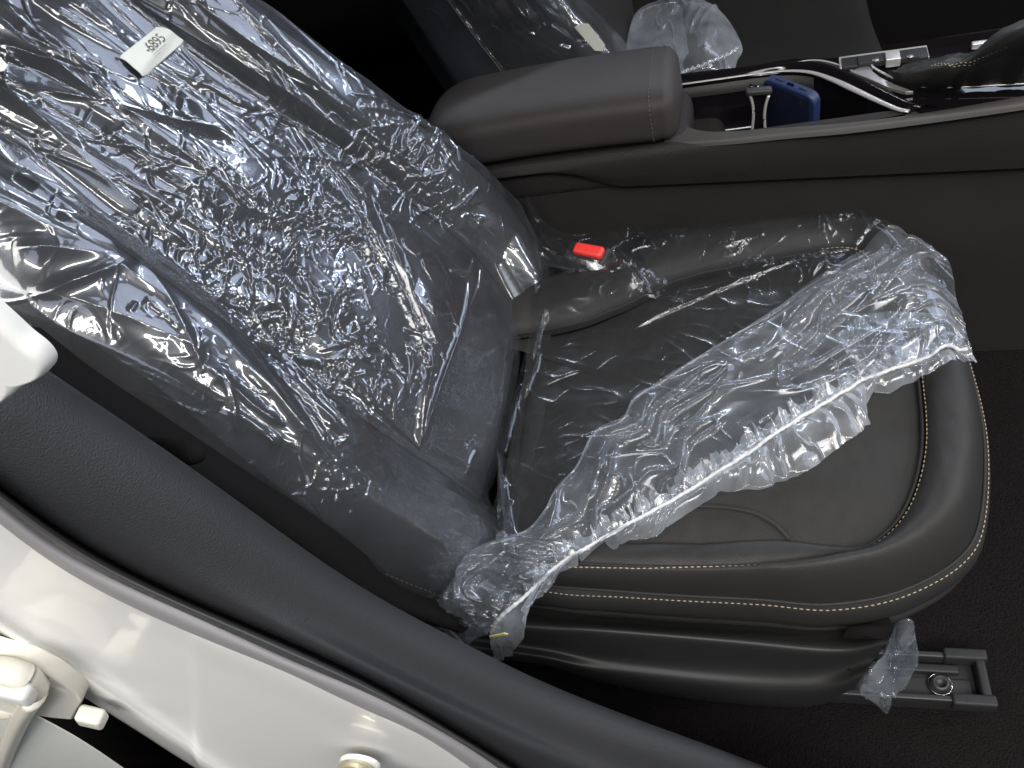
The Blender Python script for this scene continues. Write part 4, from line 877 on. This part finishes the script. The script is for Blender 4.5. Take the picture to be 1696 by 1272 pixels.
# dark sheet standing in for the shade in the gap, and rear door
slab("gap_shade_sheet", [at(a, b, y=-.12) for a, b in [(-60, 1130), (80, 1150), (260, 1220), (420, 1320), (200, 1340), (-60, 1250)]], .01, M_DARK, body, nrm=(0, -1, 0))
rd_ = empty("rear_door", (0, 0, 0), "white rear door edge at the bottom left corner", "car door")
RDo = PX([(-60, 1130), (20, 1165), (64, 1186), (130, 1222), (203, 1272), (300, 1340)], -.215, 60); RDi = PX([(-60, 1300), (-20, 1330), (20, 1350), (60, 1370), (110, 1390), (160, 1420)], -.23, 60)
grid("door_skin", across([RY(RDo * .97 + RDi * .03, -.15), RY(RDo, -.205), RY(RDo * .95 + RDi * .05, -.215), RY(RDo * .5 + RDi * .5, -.224), RDi], 30), M_WHITE2, rd_)
c = at(32, 1280, y=-.224); disc("plug", c, (.15, -1, .2), [(.017, -.002), (.017, .001), (.012, .0025), (0, .0025)], pbr("grey_plug", (.36, .35, .33), .4), rd_)
H0 = [(-60, 1070), (0, 1088), (40, 1098), (85, 1120), (125, 1148), (134, 1162), (122, 1192), (95, 1190), (66, 1186), (40, 1215), (15, 1280), (-60, 1280)]
hg = slab("hinge_plate", [at(a, b, y=-.214) for a, b in H0], .012, M_CREAM, body, bev=.003, nrm=(0, -1, 0))
tube("hinge_arm", cr([at(a, b, y=-.222) for a, b in [(-60, 1105), (0, 1110), (40, 1122), (62, 1142)]], 40), .009, M_CREAM, hg, seg=14, flat=.8)
tube("hinge_bar", cr([at(a, b, y=-.222) for a, b in [(60, 1150), (35, 1190), (10, 1250), (-5, 1300)]], 40), .010, M_CREAM, hg, seg=14, flat=.7)
rbox("hinge_knuckle", at(12, 1143, y=-.230), ((1, 0, -.45), (0, 1, 0), (.45, 0, 1)), (.017, .006, .009), .004, M_WPL, hg)
rbox('hinge_bolt', at(152, 1188, y=-.218), ((1, 0, -.5), (0, 1, 0), (.5, 0, 1)), (.0095, .006, .0085), .003, M_CREAM, hg)
for (a, b) in ((5, 1176),):
    c = at(a, b, y=-.214); disc("hinge_bolt", c, (.35, -1, .25), [(.0115, -.006), (.0115, -.001), (.0085, .000), (.0080, .003), (.006, .004), (0, .0042)], M_CREAM, hg, seg=6 if a > 100 else 20)
c = at(594, 1272, y=-.205)
sk_ = disc("door_striker", c + [0, .004, 0], (.1, -1, .1), [(.016, 0), (.016, .002), (.014, .003), (0, .003)], M_WHITE, body)
disc("striker_cup", c + [-.002, -.002, 0], (.25, -1, .25), [(.0145, 0), (.0150, .004), (.0125, .010), (.0105, .0105), (.0095, .004), (0, .003)], M_BRASS, sk_)
ringtube("striker_ring", c + [.004, -.013, -.001], (.9, -.6, .1), .0085, .0018, M_STEEL, sk_)
tube("striker_pin", [c + [.004, -.013, -.001], c + [.020, -.015, -.006], c + [.028, -.015, -.009]], .0052, M_BRASS, sk_, seg=14)
wc = empty("white_cap", (0, 0, 0), "white plastic cap at the left edge in front of the pillar trim", "plastic cap")
WO = [(-70, 480), (0, 541), (30, 568), (58, 590), (71, 606), (73, 618), (66, 630), (40, 645), (0, 673), (-70, 720)]
slab("cap", cr([at(a, b, y=-.20) for a, b in WO], 140), .008, M_WPL, wc, bev=.0045, nrm=(0, -1, 0.1))
